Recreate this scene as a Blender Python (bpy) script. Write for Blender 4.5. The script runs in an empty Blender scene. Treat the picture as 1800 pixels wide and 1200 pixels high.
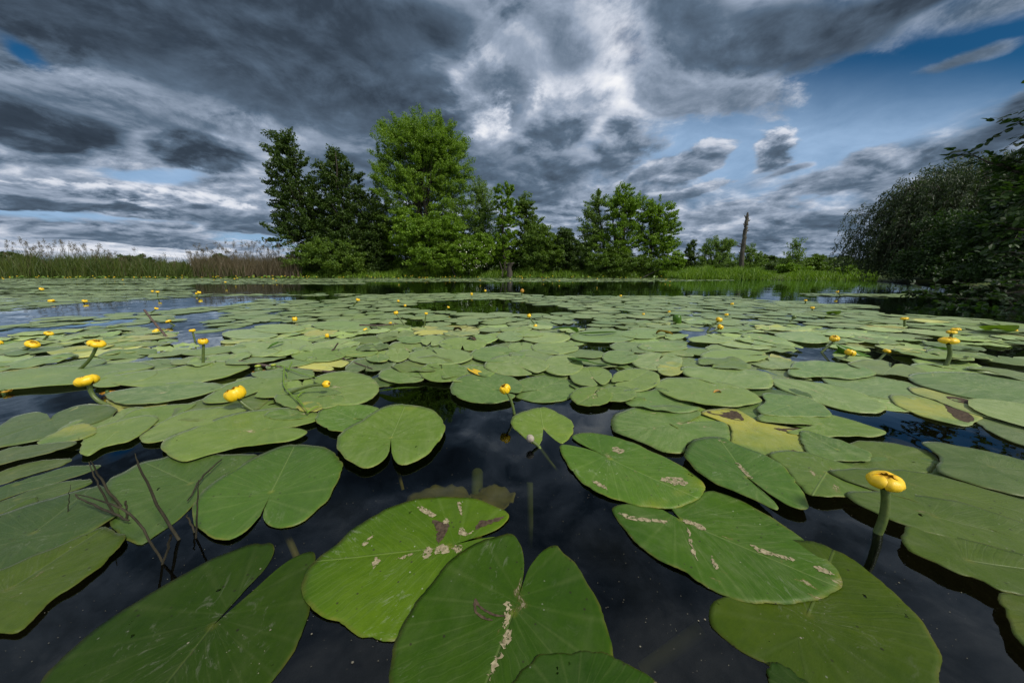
import bpy, math, random
import numpy as np
from mathutils import Vector, Matrix
R = math.radians
scene = bpy.context.scene
COL = scene.collection
# ------------------------------------------------------------------ camera
CAM_H = 0.42
TANP = 122.0/600.0
PITCH = math.atan(TANP)
cp, sp = math.cos(PITCH), math.sin(PITCH)
cam_d = bpy.data.cameras.new('camera')
cam_d.sensor_width = 36.0
cam_d.lens = 12.0
cam_d.clip_start = 0.01
cam_d.clip_end = 9000
cam = bpy.data.objects.new('camera', cam_d)
COL.objects.link(cam)
cam.location = (0, 0, CAM_H)
cam.rotation_euler = (math.pi/2 - PITCH, 0, 0)
scene.camera = cam
scene.view_settings.view_transform = 'Standard'
scene.view_settings.look = 'None'
scene.view_settings.exposure = 0.0
scene.view_settings.gamma = 1.0
scene.cycles.max_bounces = 8
scene.cycles.transparent_max_bounces = 12
scene.cycles.use_denoising = True

def ray(px, py):
    a = (px-900.0)/600.0; b = (600.0-py)/600.0
    return np.array([a, cp + b*sp, -sp + b*cp])
def G(px, py, z=0.0):
    d = ray(px, py); t = (z-CAM_H)/d[2]
    return (d[0]*t, d[1]*t)
def AT(px, py, Y):
    d = ray(px, py); t = Y/d[1]
    return np.array([d[0]*t, Y, CAM_H + d[2]*t])
def PX(x, y, z=0.0):
    zz = z-CAM_H
    w = y*cp - zz*sp
    u = x/w; v = (y*sp + zz*cp)/w
    return 900+600*u, 600-600*v

# ------------------------------------------------------------------ node helpers
class NT:
    def __init__(s, tree): s.t = tree; s.n = tree.nodes; s.l = tree.links
    def new(s, typ, **kw):
        n = s.n.new(typ)
        for k, v in kw.items(): setattr(n, k, v)
        return n
    def put(s, sock, v):
        if v is None: return
        if isinstance(v, bpy.types.NodeSocket): s.l.new(v, sock)
        else: sock.default_value = v
    def m(s, op, a, b=None, c=None, clamp=False):
        n = s.new('ShaderNodeMath', operation=op, use_clamp=clamp)
        for i, v in enumerate((a, b, c)): s.put(n.inputs[i], v) if v is not None else None
        return n.outputs[0]
    def vm(s, op, a, b=None, sc=None):
        n = s.new('ShaderNodeVectorMath', operation=op)
        s.put(n.inputs[0], a)
        if b is not None: s.put(n.inputs[1], b)
        if sc is not None: s.put(n.inputs['Scale'], sc)
        return n.outputs[0]
    def mr(s, v, a, b, c=0.0, d=1.0, smooth=False):
        n = s.new('ShaderNodeMapRange', interpolation_type='SMOOTHSTEP' if smooth else 'LINEAR')
        for i, q in enumerate((v, a, b, c, d)): s.put(n.inputs[i], q)
        return n.outputs[0]
    def noise(s, vec, scale, detail=2.0, rough=0.5, dist=0.0, dim='3D', w=None):
        n = s.new('ShaderNodeTexNoise', noise_dimensions=dim)
        if vec is not None: s.put(n.inputs['Vector'], vec)
        if w is not None: s.put(n.inputs['W'], w)
        s.put(n.inputs['Scale'], scale); s.put(n.inputs['Detail'], detail)
        s.put(n.inputs['Roughness'], rough); s.put(n.inputs['Distortion'], dist)
        return n.outputs[0]
    def mix(s, f, a, b):
        n = s.new('ShaderNodeMix', data_type='RGBA')
        s.put(n.inputs[0], f); s.put(n.inputs[6], a); s.put(n.inputs[7], b)
        return n.outputs[2]
    def mul(s, a, b):
        n = s.new('ShaderNodeMix', data_type='RGBA', blend_type='MULTIPLY')
        s.put(n.inputs[0], 1.0); s.put(n.inputs[6], a); s.put(n.inputs[7], b)
        return n.outputs[2]
    def ramp(s, v, stops):
        n = s.new('ShaderNodeValToRGB'); s.put(n.inputs[0], v)
        cr = n.color_ramp
        while len(cr.elements) < len(stops): cr.elements.new(0.5)
        for e, (p, c) in zip(cr.elements, stops): e.position = p; e.color = (*c, 1)
        return n.outputs[0]
    def comb(s, x, y, z):
        n = s.new('ShaderNodeCombineXYZ')
        for i, v in enumerate((x, y, z)): s.put(n.inputs[i], v)
        return n.outputs[0]
    def sep(s, v):
        n = s.new('ShaderNodeSeparateXYZ'); s.put(n.inputs[0], v); return n.outputs
def lin(r, g, b):
    f = lambda c: (c/255/12.92) if c/255 <= 0.04045 else ((c/255+0.055)/1.055)**2.4
    return (f(r), f(g), f(b))

# ------------------------------------------------------------------ world: sky and clouds
SUN_EL, SUN_AZ = R(46), R(132)      # azimuth measured from +Y towards +X
world = bpy.data.worlds.new('World')
scene.world = world
world.use_nodes = True
W = NT(world.node_tree)
for n in list(W.n): W.n.remove(n)
wout = W.new('ShaderNodeOutputWorld')
tc = W.new('ShaderNodeTexCoord')
dirv = W.vm('NORMALIZE', tc.outputs['Generated'])
dx, dy, dz = W.sep(dirv)
sky = W.new('ShaderNodeTexSky', sky_type='NISHITA')
sky.sun_disc = False; sky.sun_elevation = SUN_EL; sky.sun_rotation = SUN_AZ
sky.air_density = 1.0; sky.dust_density = 0.6; sky.ozone_density = 2.0
ay = W.m('MAXIMUM', W.m('ABSOLUTE', dy), 0.06)
az = W.m('ABSOLUTE', dz)
gu = W.m('DIVIDE', dx, ay); gv = W.m('DIVIDE', az, ay)
# cloud-deck coordinates (perspective of a flat deck of cloud)
dd = W.m('ADD', az, 0.14)
Q = W.comb(W.m('DIVIDE', dx, dd), W.m('DIVIDE', dy, dd), 0.0)
Qs = W.vm('MULTIPLY', Q, (1.0, 0.85, 1.0))
# domain-warped gnomonic coordinates for the cloud masses
wn = W.new('ShaderNodeTexNoise'); W.put(wn.inputs['Vector'], Qs); wn.inputs['Scale'].default_value = 1.9
wn.inputs['Detail'].default_value = 5; wn.inputs['Roughness'].default_value = 0.55
warp = W.vm('SUBTRACT', wn.outputs['Color'], (0.5, 0.5, 0.5))
P0 = W.comb(gu, gv, 0.0)
P = W.vm('ADD', P0, W.vm('MULTIPLY', warp, (0.14, 0.09, 0.0)))
def blob_sum(blobs, base):
    acc = None
    for (px, py, rx, ry, rot, w) in blobs:
        d = ray(px, py); u, v = d[0]/d[1], d[2]/d[1]
        k = 1.0/(600*d[1])
        mp = W.new('ShaderNodeMapping', vector_type='TEXTURE')
        W.put(mp.inputs['Vector'], P)
        mp.inputs['Location'].default_value = (u, v, 0)
        mp.inputs['Rotation'].default_value = (0, 0, R(-rot))
        mp.inputs['Scale'].default_value = (rx*k*1.6, ry*k*1.6, 1)
        gr = W.new('ShaderNodeTexGradient', gradient_type='SPHERICAL')
        W.put(gr.inputs[0], mp.outputs[0])
        f = W.m('POWER', gr.outputs['Fac'], 1.3)
        acc = W.m('MULTIPLY_ADD', f, w, base if acc is None else acc)
    return acc
BR = [ # px, py, rx, ry, rot(image deg, + = down to the right), weight
 (60,20,420,110,5,-.26),(650,120,300,90,20,-.16),(330,215,260,60,15,.20),(200,445,420,36,2,.36),(20,165,120,35,20,.16),(300,350,260,60,3,.18),(300,430,260,30,3,.10),
 (865,205,60,70,-60,.42),(930,60,80,120,70,.32),(1030,170,150,80,-15,.42),(1180,150,190,80,0,.30),(1080,60,120,90,0,.16),(1090,240,110,60,-20,.10),(980,330,120,60,0,-.08),(730,230,100,60,0,-.12),
 (1420,50,320,70,-12,-.24),(1300,300,260,80,0,.16),(1290,390,220,40,-8,.14),(1500,420,260,50,-3,-.04),(1740,240,160,60,-20,-.16),(600,200,80,40,30,.14),(1540,300,160,50,-8,.06),
]
CV = [ # holes in the cloud: blue shows
 (1620,150,360,120,-12,-1.2),(1430,215,300,80,-6,-.65),(1250,270,170,50,0,-.42),(1800,90,200,60,-14,-.7),
 (130,153,60,16,8,-1.0),(45,88,50,18,35,-1.0),(265,303,80,9,4,-1.0),(100,379,210,9,4,-.95),(470,425,90,16,6,-.8),(330,300,60,8,4,-.5),
 (905,185,12,9,0,-.9),(1090,60,40,50,-60,-.30),(1120,95,20,30,0,-.3),(1400,350,240,20,0,-.3),
 (1720,25,200,35,-14,.5),(1350,268,56,40,0,.85),(1570,290,110,34,-8,.55),(1760,240,190,70,-20,.75),(1710,112,110,14,-14,.5),(1600,100,60,12,-10,.25),
]
n1 = W.noise(Qs, 1.3, 5.0, 0.50, 0.2)
dq = W.m('ADD', az, 0.24)
Qb = W.comb(W.m('DIVIDE', dx, dq), W.m('DIVIDE', dy, dq), 0.0)
N = W.noise(Qb, 3.8, 11.0, 0.635, 0.30)
N2 = W.noise(W.vm('ADD', Qb, (0.02, -0.06, 0.0)), 3.8, 8.0, 0.60, 0.25)
lit = W.m('SUBTRACT', N, N2)
Nc = W.m('SUBTRACT', N, 0.5)
br = blob_sum([(*q[:5], q[5]*0.75) for q in BR], 0.53)
br = W.m('MULTIPLY_ADD', W.m('SUBTRACT', n1, 0.5), -0.40, br)
br = W.m('MULTIPLY_ADD', lit, 0.70, br)
cov = blob_sum(CV, 0.86)
cov = W.m('MULTIPLY_ADD', W.m('SUBTRACT', n1, 0.5), 0.7, cov)
cov = W.m('MULTIPLY_ADD', Nc, 0.9, cov)
cov = W.mr(cov, 0.18, 0.80, 0.0, 1.0, True)
# individual cloud masses: lit crowns, shaded flat bases
LAY = [ # px, py, rx, ry, rot, crown, base, softness
 (260,185,300,50,12,.66,.46,.30),(480,235,150,30,18,.70,.46,.25),(100,175,150,30,16,.60,.48,.3),
 (100,228,150,40,6,.36,.24,.22),(20,195,90,36,10,.40,.26,.3),(345,262,115,32,8,.44,.24,.25),
 (400,80,480,115,17,.30,.27,.45),(690,165,190,85,25,.32,.28,.40),(520,30,460,80,8,.28,.24,.5),
 (240,352,250,30,6,.84,.34,.16),(330,362,120,24,8,.86,.40,.14),(60,350,150,22,4,.60,.32,.2),(440,392,150,22,5,.58,.40,.25),
 (230,418,230,15,4,.66,.42,.16),
 (610,290,120,60,0,.52,.42,.4),
 (875,170,95,120,-10,.62,.48,.4),(866,210,44,58,15,.98,.62,.30),(845,150,50,60,0,.72,.52,.4),
 (1230,155,180,52,8,.68,.50,.25),(1010,170,100,50,-12,1.0,.60,.30),(990,70,110,80,60,.66,.50,.5),(960,240,100,56,-25,.62,.38,.3),(1092,222,60,40,0,.80,.44,.28),(1075,268,110,42,-20,.64,.40,.3),
 (960,310,120,50,-10,.52,.38,.4),(800,300,120,60,0,.44,.38,.4),
 (1380,50,260,64,-6,.34,.27,.35),(1600,2,220,34,-14,.30,.24,.4),(1230,20,120,50,10,.42,.36,.4),
 (1352,266,46,34,-8,.82,.40,.22),(1210,285,80,20,-24,.76,.44,.22),(1140,300,60,16,-20,.70,.48,.25),(1385,300,50,14,-10,.58,.46,.35),
 (1560,288,84,30,-8,.66,.40,.24),(1480,320,120,20,-8,.58,.42,.3),(1750,235,120,32,-22,.44,.30,.35),(1800,195,80,32,-24,.36,.26,.35),(1700,112,110,16,-16,.50,.40,.5),
 (1190,340,120,14,-16,.72,.48,.22),(1290,372,150,20,-10,.68,.46,.25),(1420,392,140,24,-6,.60,.40,.25),(1150,395,90,18,-10,.62,.46,.3),
]
for (px, py, rx, ry, rot, ct, cb, soft) in LAY:
    d = ray(px, py); u, v = d[0]/d[1], d[2]/d[1]; k = 1.0/(600*d[1])
    mp = W.new('ShaderNodeMapping', vector_type='TEXTURE'); W.put(mp.inputs['Vector'], P)
    mp.inputs['Location'].default_value = (u, v, 0); mp.inputs['Rotation'].default_value = (0, 0, R(-rot))
    mp.inputs['Scale'].default_value = (rx*k*1.5, ry*k*1.5, 1)
    gr = W.new('ShaderNodeTexGradient', gradient_type='SPHERICAL'); W.put(gr.inputs[0], mp.outputs[0])
    f = W.m('MULTIPLY_ADD', Nc, 1.30, gr.outputs['Fac'])
    ly = W.sep(mp.outputs[0])[1]
    h = W.m('MULTIPLY_ADD', lit, 2.5, W.m('MULTIPLY_ADD', f, -0.75, W.m('MULTIPLY_ADD', ly, 0.62, 0.86)))
    sh = W.mr(h, 0.0, 1.0, cb, ct, True)
    inv = W.mr(W.m('MINIMUM', f, W.m('MULTIPLY_ADD', gr.outputs['Fac'], 5.0, 0.2)), 0.30, 0.30+soft, 1.0, 0.0, True)
    br = W.m('MULTIPLY_ADD', W.m('SUBTRACT', br, sh), inv, sh)
    cov = W.m('SUBTRACT', 1.0, W.m('MULTIPLY', W.m('SUBTRACT', 1.0, cov), inv))
br = W.m('MULTIPLY_ADD', Nc, 0.20, br)
br = W.m('MULTIPLY_ADD', W.m('SUBTRACT', n1, 0.5), -0.22, br)
br = W.m('MULTIPLY_ADD', lit, 0.35, br)
# unseen sky overhead and behind the viewer, brightened to light the pads softly
over = W.mr(W.m('DIVIDE', az, W.m('MAXIMUM', dy, 0.01)), 0.85, 1.6, 0.0, 1.0, True)
br = W.m('MULTIPLY_ADD', over, 0.22, br)
cloud = W.ramp(br, [(0.0, lin(30, 38, 48)), (0.24, lin(56, 68, 82)), (0.42, lin(92, 110, 130)), (0.62, lin(150, 164, 184)), (0.82, lin(212, 218, 230)), (1.0, lin(246, 247, 250))])
skyc = W.mul(sky.outputs[0], (0.0085, 0.034, 0.050, 1))
# thin high veil whitening the blue low down on the right
veil = W.m('MULTIPLY', W.mr(gv, 0.56, 0.30, 0.0, 0.86, True), W.mr(N, 0.3, 0.7, 0.75, 1.2))
blue = W.mix(veil, skyc, (*lin(156, 186, 220), 1))
col = W.mix(cov, blue, cloud)
bg = W.new('ShaderNodeBackground'); W.put(bg.inputs[0], col); bg.inputs[1].default_value = 1.0
W.l.new(bg.outputs[0], wout.inputs[0])
world.cycles.sampling_method = 'MANUAL'
world.cycles.sample_map_resolution = 512
# ------------------------------------------------------------------ sun
sd = bpy.data.lights.new('sun', 'SUN'); sd.energy = 3.9; sd.angle = R(9); sd.color = (1.0, 0.95, 0.86)
sun = bpy.data.objects.new('sun', sd); COL.objects.link(sun)
to_sun = Vector((math.sin(SUN_AZ)*math.cos(SUN_EL), math.cos(SUN_AZ)*math.cos(SUN_EL), math.sin(SUN_EL)))
sun.rotation_euler = to_sun.to_track_quat('Z', 'Y').to_euler()

# ------------------------------------------------------------------ object helpers
def tag(o, label=None, cat=None, group=None, kind=None):
    if label: o['label'] = label
    if cat: o['category'] = cat
    if group: o['group'] = group
    if kind: o['kind'] = kind
    return o
def link(name, me, mat=None, parent=None, loc=None):
    o = bpy.data.objects.new(name, me); COL.objects.link(o)
    if mat is not None and not me.materials: me.materials.append(mat)
    if parent is not None: o.parent = parent
    if loc is not None: o.location = loc
    return o
def empty(name, loc, label, cat, group=None):
    o = bpy.data.objects.new(name, None); COL.objects.link(o); o.location = loc
    o.empty_display_size = 0.1
    return tag(o, label, cat, group)
def np_mesh(name, V, F, smooth=True):
    """V: (n,3) array; F: list of arrays of faces (each (m,k))."""
    me = bpy.data.meshes.new(name)
    V = np.asarray(V, dtype=np.float32)
    if not isinstance(F, list): F = [F]
    F = [np.asarray(f, dtype=np.int32) for f in F if len(f)]
    nl = sum(f.size for f in F); nf = sum(len(f) for f in F)
    me.vertices.add(len(V)); me.vertices.foreach_set('co', V.ravel())
    me.loops.add(nl); me.polygons.add(nf)
    me.loops.foreach_set('vertex_index', np.concatenate([f.ravel() for f in F]))
    st = []; tot = []; c = 0
    for f in F:
        k = f.shape[1]; st.append(c + np.arange(len(f))*k); tot.append(np.full(len(f), k)); c += f.size
    me.polygons.foreach_set('loop_start', np.concatenate(st).astype(np.int32))
    me.polygons.foreach_set('loop_total', np.concatenate(tot).astype(np.int32))
    me.polygons.foreach_set('use_smooth', np.full(nf, smooth))
    me.update(calc_edges=True)
    return me
def fattr(me, name, vals):
    a = me.attributes.new(name, 'FLOAT', 'POINT'); a.data.foreach_set('value', np.asarray(vals, dtype=np.float32))
def vattr(me, name, vals):
    a = me.attributes.new(name, 'FLOAT_VECTOR', 'POINT'); a.data.foreach_set('vector', np.asarray(vals, dtype=np.float32).ravel())
class MB:
    """collects tubes and cards into one mesh"""
    def __init__(s): s.v = []; s.f = {3: [], 4: []}; s.n = 0
    def add(s, V, F):
        V = np.asarray(V, float); F = np.asarray(F, int)
        s.v.append(V); s.f[F.shape[1]].append(F + s.n); s.n += len(V)
    def tube(s, pts, rad, k=6, caps=True):
        pts = np.asarray(pts, float); n = len(pts)
        rad = np.full(n, rad) if np.isscalar(rad) else np.asarray(rad, float)
        T = np.gradient(pts, axis=0); T /= np.linalg.norm(T, axis=1)[:, None]+1e-9
        ref = np.array([0.31, 0.17, 0.93]) if abs(T[:, 2]).mean() < 0.8 else np.array([1.0, 0.12, 0.0])
        A = np.cross(T, ref); A /= np.linalg.norm(A, axis=1)[:, None]+1e-9
        B = np.cross(T, A)
        a = np.arange(k)*2*math.pi/k
        V = pts[:, None, :] + rad[:, None, None]*(np.cos(a)[None, :, None]*A[:, None, :] + np.sin(a)[None, :, None]*B[:, None, :])
        V = V.reshape(-1, 3)
        i = np.arange(n-1)[:, None]*k; j = np.arange(k)[None, :]; j2 = (j+1) % k
        F = np.stack([i+j, i+j2, i+k+j2, i+k+j], -1).reshape(-1, 4)
        s.add(V, F)
        if caps:
            V2 = np.vstack([V[-k:], pts[-1:]]); F2 = np.array([[q, (q+1) % k, k] for q in range(k)]); s.add(V2, F2)
    def mesh(s, name, smooth=True):
        F = [np.concatenate(f) for f in s.f.values() if f]
        return np_mesh(name, np.concatenate(s.v), F, smooth)
def in_poly(P, poly):
    P = np.asarray(P, float); poly = np.asarray(poly, float)
    x, y = P[:, 0], P[:, 1]; ins = np.zeros(len(P), bool)
    x1, y1 = poly[:, 0], poly[:, 1]; x2, y2 = np.roll(x1, -1), np.roll(y1, -1)
    for a, b, c, d in zip(x1, y1, x2, y2):
        if b == d: continue
        ins ^= ((b > y) != (d > y)) & (x < (c-a)*(y-b)/(d-b)+a)
    return ins
def seg_dist(P, poly):
    P = np.asarray(P, float); A = np.asarray(poly, float); B = np.roll(A, -1, axis=0)
    best = np.full(len(P), 1e9)
    for a, b in zip(A, B):
        ab = b-a; t = np.clip(((P-a)@ab)/(ab@ab+1e-12), 0, 1)
        best = np.minimum(best, np.linalg.norm(P-(a+t[:, None]*ab), axis=1))
    return best

# ------------------------------------------------------------------ materials
def new_mat(name):
    m = bpy.data.materials.new(name); m.use_nodes = True
    t = NT(m.node_tree)
    for n in list(t.n): t.n.remove(n)
    o = t.new('ShaderNodeOutputMaterial')
    return m, t, o
def principled(t, o, base, rough=0.5, spec=0.5, normal=None, **kw):
    b = t.new('ShaderNodeBsdfPrincipled')
    t.put(b.inputs['Base Color'], base); t.put(b.inputs['Roughness'], rough); t.put(b.inputs['Specular IOR Level'], spec)
    if normal is not None: t.put(b.inputs['Normal'], normal)
    for k, v in kw.items(): t.put(b.inputs[k], v)
    if o is not None: t.l.new(b.outputs[0], o.inputs[0])
    return b
def bump(t, h, strength, dist):
    n = t.new('ShaderNodeBump'); t.put(n.inputs['Height'], h)
    n.inputs['Strength'].default_value = strength; n.inputs['Distance'].default_value = dist
    return n.outputs[0]

def make_water():
    m, t, o = new_mat('water')
    tc = t.new('ShaderNodeTexCoord'); p = tc.outputs['Object']
    h1 = t.noise(p, 1.6, 3.0, 0.5); h2 = t.noise(t.vm('MULTIPLY', p, (1.0, 0.5, 1.0)), 9.0, 2.0, 0.5)
    h = t.m('MULTIPLY_ADD', h2, 0.12, h1)
    nb = bump(t, h, 1.0, 0.0055)
    fr = t.new('ShaderNodeFresnel'); fr.inputs['IOR'].default_value = 1.333; t.put(fr.inputs['Normal'], nb)
    gl = t.new('ShaderNodeBsdfGlossy'); gl.inputs['Roughness'].default_value = 0.012; t.put(gl.inputs['Normal'], nb)
    gl.inputs['Color'].default_value = (0.84, 0.94, 1, 1)
    tr = t.new('ShaderNodeBsdfTransparent'); tr.inputs['Color'].default_value = (0.42, 0.40, 0.30, 1)
    mx = t.new('ShaderNodeMixShader')
    t.put(mx.inputs[0], t.m('MULTIPLY', fr.outputs[0], 1.15, clamp=True)); t.l.new(tr.outputs[0], mx.inputs[1]); t.l.new(gl.outputs[0], mx.inputs[2])
    t.l.new(mx.outputs[0], o.inputs[0])
    return m
def make_ground():
    m, t, o = new_mat('ground')
    g = t.new('ShaderNodeNewGeometry'); p = g.outputs['Position']; z = t.sep(p)[2]
    n = t.noise(p, 0.6, 6.0, 0.6); n2 = t.noise(p, 9.0, 4.0, 0.6)
    grass = t.mix(n, (0.030, 0.060, 0.012, 1), (0.075, 0.115, 0.024, 1))
    grass = t.mix(t.mr(n2, 0.4, 0.7), grass, (0.10, 0.11, 0.035, 1))
    mud = t.mix(n2, (0.006, 0.007, 0.005, 1), (0.016, 0.015, 0.009, 1))
    c = t.mix(t.mr(z, 0.0, 0.12), mud, grass)
    principled(t, o, c, 0.95, 0.2, bump(t, n2, 0.6, 0.05))
    return m
def make_leafpad():
    m, t, o = new_mat('lily_leaf')
    at = t.new('ShaderNodeAttribute', attribute_name='leaf'); L = at.outputs['Vector']
    ra = t.new('ShaderNodeAttribute', attribute_name='rim'); rim = ra.outputs['Fac']
    oi = t.new('ShaderNodeObjectInfo'); ge = t.new('ShaderNodeNewGeometry')
    rnd = t.m('FRACT', t.m('ADD', oi.outputs['Random'], ge.outputs['Random Per Island']))
    rnd2 = t.m('FRACT', t.m('MULTIPLY', rnd, 7.31)); rnd3 = t.m('FRACT', t.m('MULTIPLY', rnd, 17.77))
    oc = t.new('ShaderNodeSeparateColor'); t.put(oc.inputs[0], oi.outputs['Color'])
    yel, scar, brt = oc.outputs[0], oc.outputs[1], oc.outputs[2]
    dusty = oi.outputs['Alpha']  # amount of pale film: dust plus painted sky sheen
    x, y, _ = t.sep(L)
    off = t.vm('ADD', L, t.comb(t.m('MULTIPLY', rnd, 37.0), t.m('MULTIPLY', rnd2, 23.0), 0.0))
    wob = t.m('MULTIPLY', t.m('SUBTRACT', t.noise(off, 14.0, 3.0), 0.5), 0.034)
    axx = t.m('ABSOLUTE', x)
    s = t.m('ADD', t.m('MULTIPLY_ADD', axx, -1.05, y), wob)       # start of the side vein on the midrib
    ang = t.m('ARCTAN2', t.m('MULTIPLY_ADD', axx, 1.05, t.m('MULTIPLY', y, -1.0)), t.m('ADD', axx, 0.012))
    ph = t.m('ADD', t.m('MULTIPLY', t.m('MAXIMUM', s, 0.0), 75.0), t.m('MULTIPLY', t.m('MAXIMUM', ang, 0.0), -4.6))
    fr = t.m('PINGPONG', ph, 0.5)
    dn = t.noise(t.vm('ADD', t.comb(t.m('MULTIPLY', ph, 0.35), t.m('MULTIPLY', axx, 20.0), 0.0), off), 1.4, 6.0, 0.7)
    vein = t.mr(fr, 0.0, 0.13, 1.0, 0.0, True)
    fine = t.noise(t.comb(t.m('MULTIPLY', ph, 3.0), t.m('MULTIPLY', axx, 9.0), rnd), 1.0, 3.0, 0.6)
    mid = t.m('MULTIPLY', t.mr(axx, 0.0004, 0.0022, 1.0, 0.0, True), t.mr(y, -0.004, 0.004))
    # base greens
    big = t.noise(off, 5.0, 3.0, 0.55)
    g1 = t.mix(rnd, (0.032, 0.096, 0.0050, 1), (0.084, 0.148, 0.0050, 1))
    g2 = t.mix(t.mr(big, 0.35, 0.68), g1, t.mul(g1, (1.50, 1.30, 1.0, 1)))
    mott = t.noise(off, 60.0, 5.0, 0.7)
    g2 = t.mix(t.m('MULTIPLY', t.mr(mott, 0.35, 0.70), 0.5), g2, t.mul(g2, (0.55, 0.66, 0.7, 1)))
    base = t.mix(t.m('MULTIPLY', t.mr(fine, 0.35, 0.70), 0.55), g2, t.mul(g2, (0.68, 0.78, 0.80, 1)))
    base = t.mix(t.m('MULTIPLY', vein, t.mr(dn, 0.3, 0.7, 0.06, 0.34)), base, (0.14, 0.20, 0.05, 1))
    base = t.mix(t.m('MULTIPLY', mid, 0.38), base, (0.20, 0.27, 0.075, 1))
    near0 = t.m('SQRT', t.m('ADD', t.m('MULTIPLY', x, x), t.m('MULTIPLY', y, y)))
    base = t.mix(t.mr(near0, 0.002, 0.008, 0.6, 0.0), base, (0.17, 0.20, 0.02, 1))
    # ageing: yellow
    yn = t.mr(t.m('ADD', t.m('MULTIPLY', yel, 1.25), t.m('MULTIPLY', t.m('SUBTRACT', big, 0.5), 1.4)), 0.45, 0.85)
    base = t.mix(t.m('MULTIPLY', yn, 0.85), base, (0.33, 0.29, 0.025, 1))
    # yellow-brown rim
    rn = t.noise(off, 40.0, 2.0)
    rimf = t.m('MULTIPLY', t.mr(rim, 0.965, 1.0), t.mr(rn, 0.35, 0.65))
    base = t.mix(t.m('MULTIPLY', rimf, 0.6), base, (0.22, 0.20, 0.035, 1))
    # dusty film drawn out along the veins, plus painted sky sheen growing with distance
    dust_sheen = t.m('ADD', t.m('MULTIPLY', t.m('MULTIPLY', t.mr(dn, 0.44, 0.74), t.m('MULTIPLY_ADD', rnd3, 0.35, 0.15)), t.m('MULTIPLY_ADD', dusty, 0.6, 0.4)), t.m('MULTIPLY', dusty, t.m('MULTIPLY_ADD', rnd2, 0.22, 0.20)), clamp=True)
    base = t.mix(dust_sheen, base, (0.27, 0.30, 0.15, 1))
    # dry tan scars, mostly along the midrib and round the petiole
    sn = t.noise(t.vm('MULTIPLY', off, (1.0, 0.55, 1.0)), 38.0, 8.0, 0.74, 0.4)
    prox = t.m('ADD', t.mr(axx, 0.0, 0.035, 0.055, 0.0), t.mr(near0, 0.0, 0.07, 0.045, 0.0))
    rp = t.mr(t.noise(off, 6.0, 1.0), 0.45, 0.75, -0.03, 0.06)
    thr = t.m('SUBTRACT', t.m('SUBTRACT', 0.735, t.m('MULTIPLY', scar, 0.085)), t.m('ADD', prox, rp))
    sk = t.mr(t.m('SUBTRACT', sn, thr), 0.0, 0.02)
    halo = t.mr(t.m('SUBTRACT', sn, thr), -0.035, -0.005)
    base = t.mix(t.m('MULTIPLY', halo, 0.45), base, (0.16, 0.135, 0.03, 1))
    base = t.mix(t.m('MULTIPLY', sk, 0.85), base, (0.33, 0.28, 0.17, 1))
    sk2 = t.mr(t.noise(t.vm('MULTIPLY', off, (1.3, 0.9, 1.0)), 11.0, 5.0, 0.62, 0.6), 0.735, 0.75)
    base = t.mix(t.m('MULTIPLY', sk2, t.m('MULTIPLY', scar, 0.8)), base, (0.075, 0.055, 0.035, 1))
    # pale dried water film in streaks and rings
    fl = t.noise(t.vm('ADD', t.comb(t.m('MULTIPLY', ph, 0.9), t.m('MULTIPLY', axx, 42.0), 0.0), off), 1.0, 8.0, 0.78, 1.2)
    flz = t.mr(t.noise(off, 7.0, 2.0), 0.50, 0.66)
    flk = t.m('MULTIPLY', t.mr(fl, 0.56, 0.62), flz)
    base = t.mix(t.m('MULTIPLY', flk, 0.42), base, (0.30, 0.32, 0.22, 1))
    # specks
    vo = t.new('ShaderNodeTexVoronoi'); t.put(vo.inputs['Vector'], off); vo.inputs['Scale'].default_value = 95.0
    vc = t.sep(vo.outputs['Color'])
    sp1 = t.m('MULTIPLY', t.mr(vo.outputs['Distance'], 0.10, 0.20, 1.0, 0.0), t.mr(vc[0], 0.84, 0.86))
    base = t.mix(t.m('MULTIPLY', sp1, 0.8), base, (0.035, 0.03, 0.018, 1))
    vo2 = t.new('ShaderNodeTexVoronoi'); t.put(vo2.inputs['Vector'], off); vo2.inputs['Scale'].default_value = 150.0
    vc2 = t.sep(vo2.outputs['Color'])
    sp2 = t.m('MULTIPLY', t.mr(vo2.outputs['Distance'], 0.10, 0.22, 1.0, 0.0), t.m('MULTIPLY', t.mr(vc2[1], 0.92, 0.94), t.mr(t.noise(off, 12.0, 2.0), 0.45, 0.6)))
    base = t.mix(t.m('MULTIPLY', sp2, 0.6), base, (0.45, 0.45, 0.36, 1))
    base = t.mul(base, t.comb(brt, brt, brt))  # leaf tone, with vignette and distance sheen painted into it
    rough = t.m('ADD', t.mr(t.m('MULTIPLY_ADD', mott, 0.6, t.m('MULTIPLY', dn, 0.4)), 0.35, 0.65, 0.30, 0.60), t.m('MULTIPLY', sk, 0.3))
    hh = t.m('ADD', t.m('ADD', t.m('MULTIPLY', vein, -0.14), t.m('MULTIPLY', fine, 0.40)), t.m('ADD', t.m('MULTIPLY', mid, -1.0), t.m('MULTIPLY', sn, 1.1)))
    hh = t.m('ADD', hh, t.m('MULTIPLY_ADD', mott, 0.9, t.m('MULTIPLY', sk, 0.5)))
    nb = bump(t, hh, 0.55, 0.0016)
    b = principled(t, None, base, rough, t.m('MULTIPLY_ADD', dusty, 0.30, 0.13), nb, **{'Sheen Weight': t.m('MULTIPLY', dusty, 0.30), 'Sheen Roughness': 0.30, 'Sheen Tint': (0.75, 0.85, 0.70, 1)})
    tl = t.new('ShaderNodeBsdfTranslucent'); t.put(tl.inputs[0], t.mul(base, (1.2, 1.25, 0.5, 1)))
    mx = t.new('ShaderNodeMixShader'); mx.inputs[0].default_value = 0.06
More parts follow.
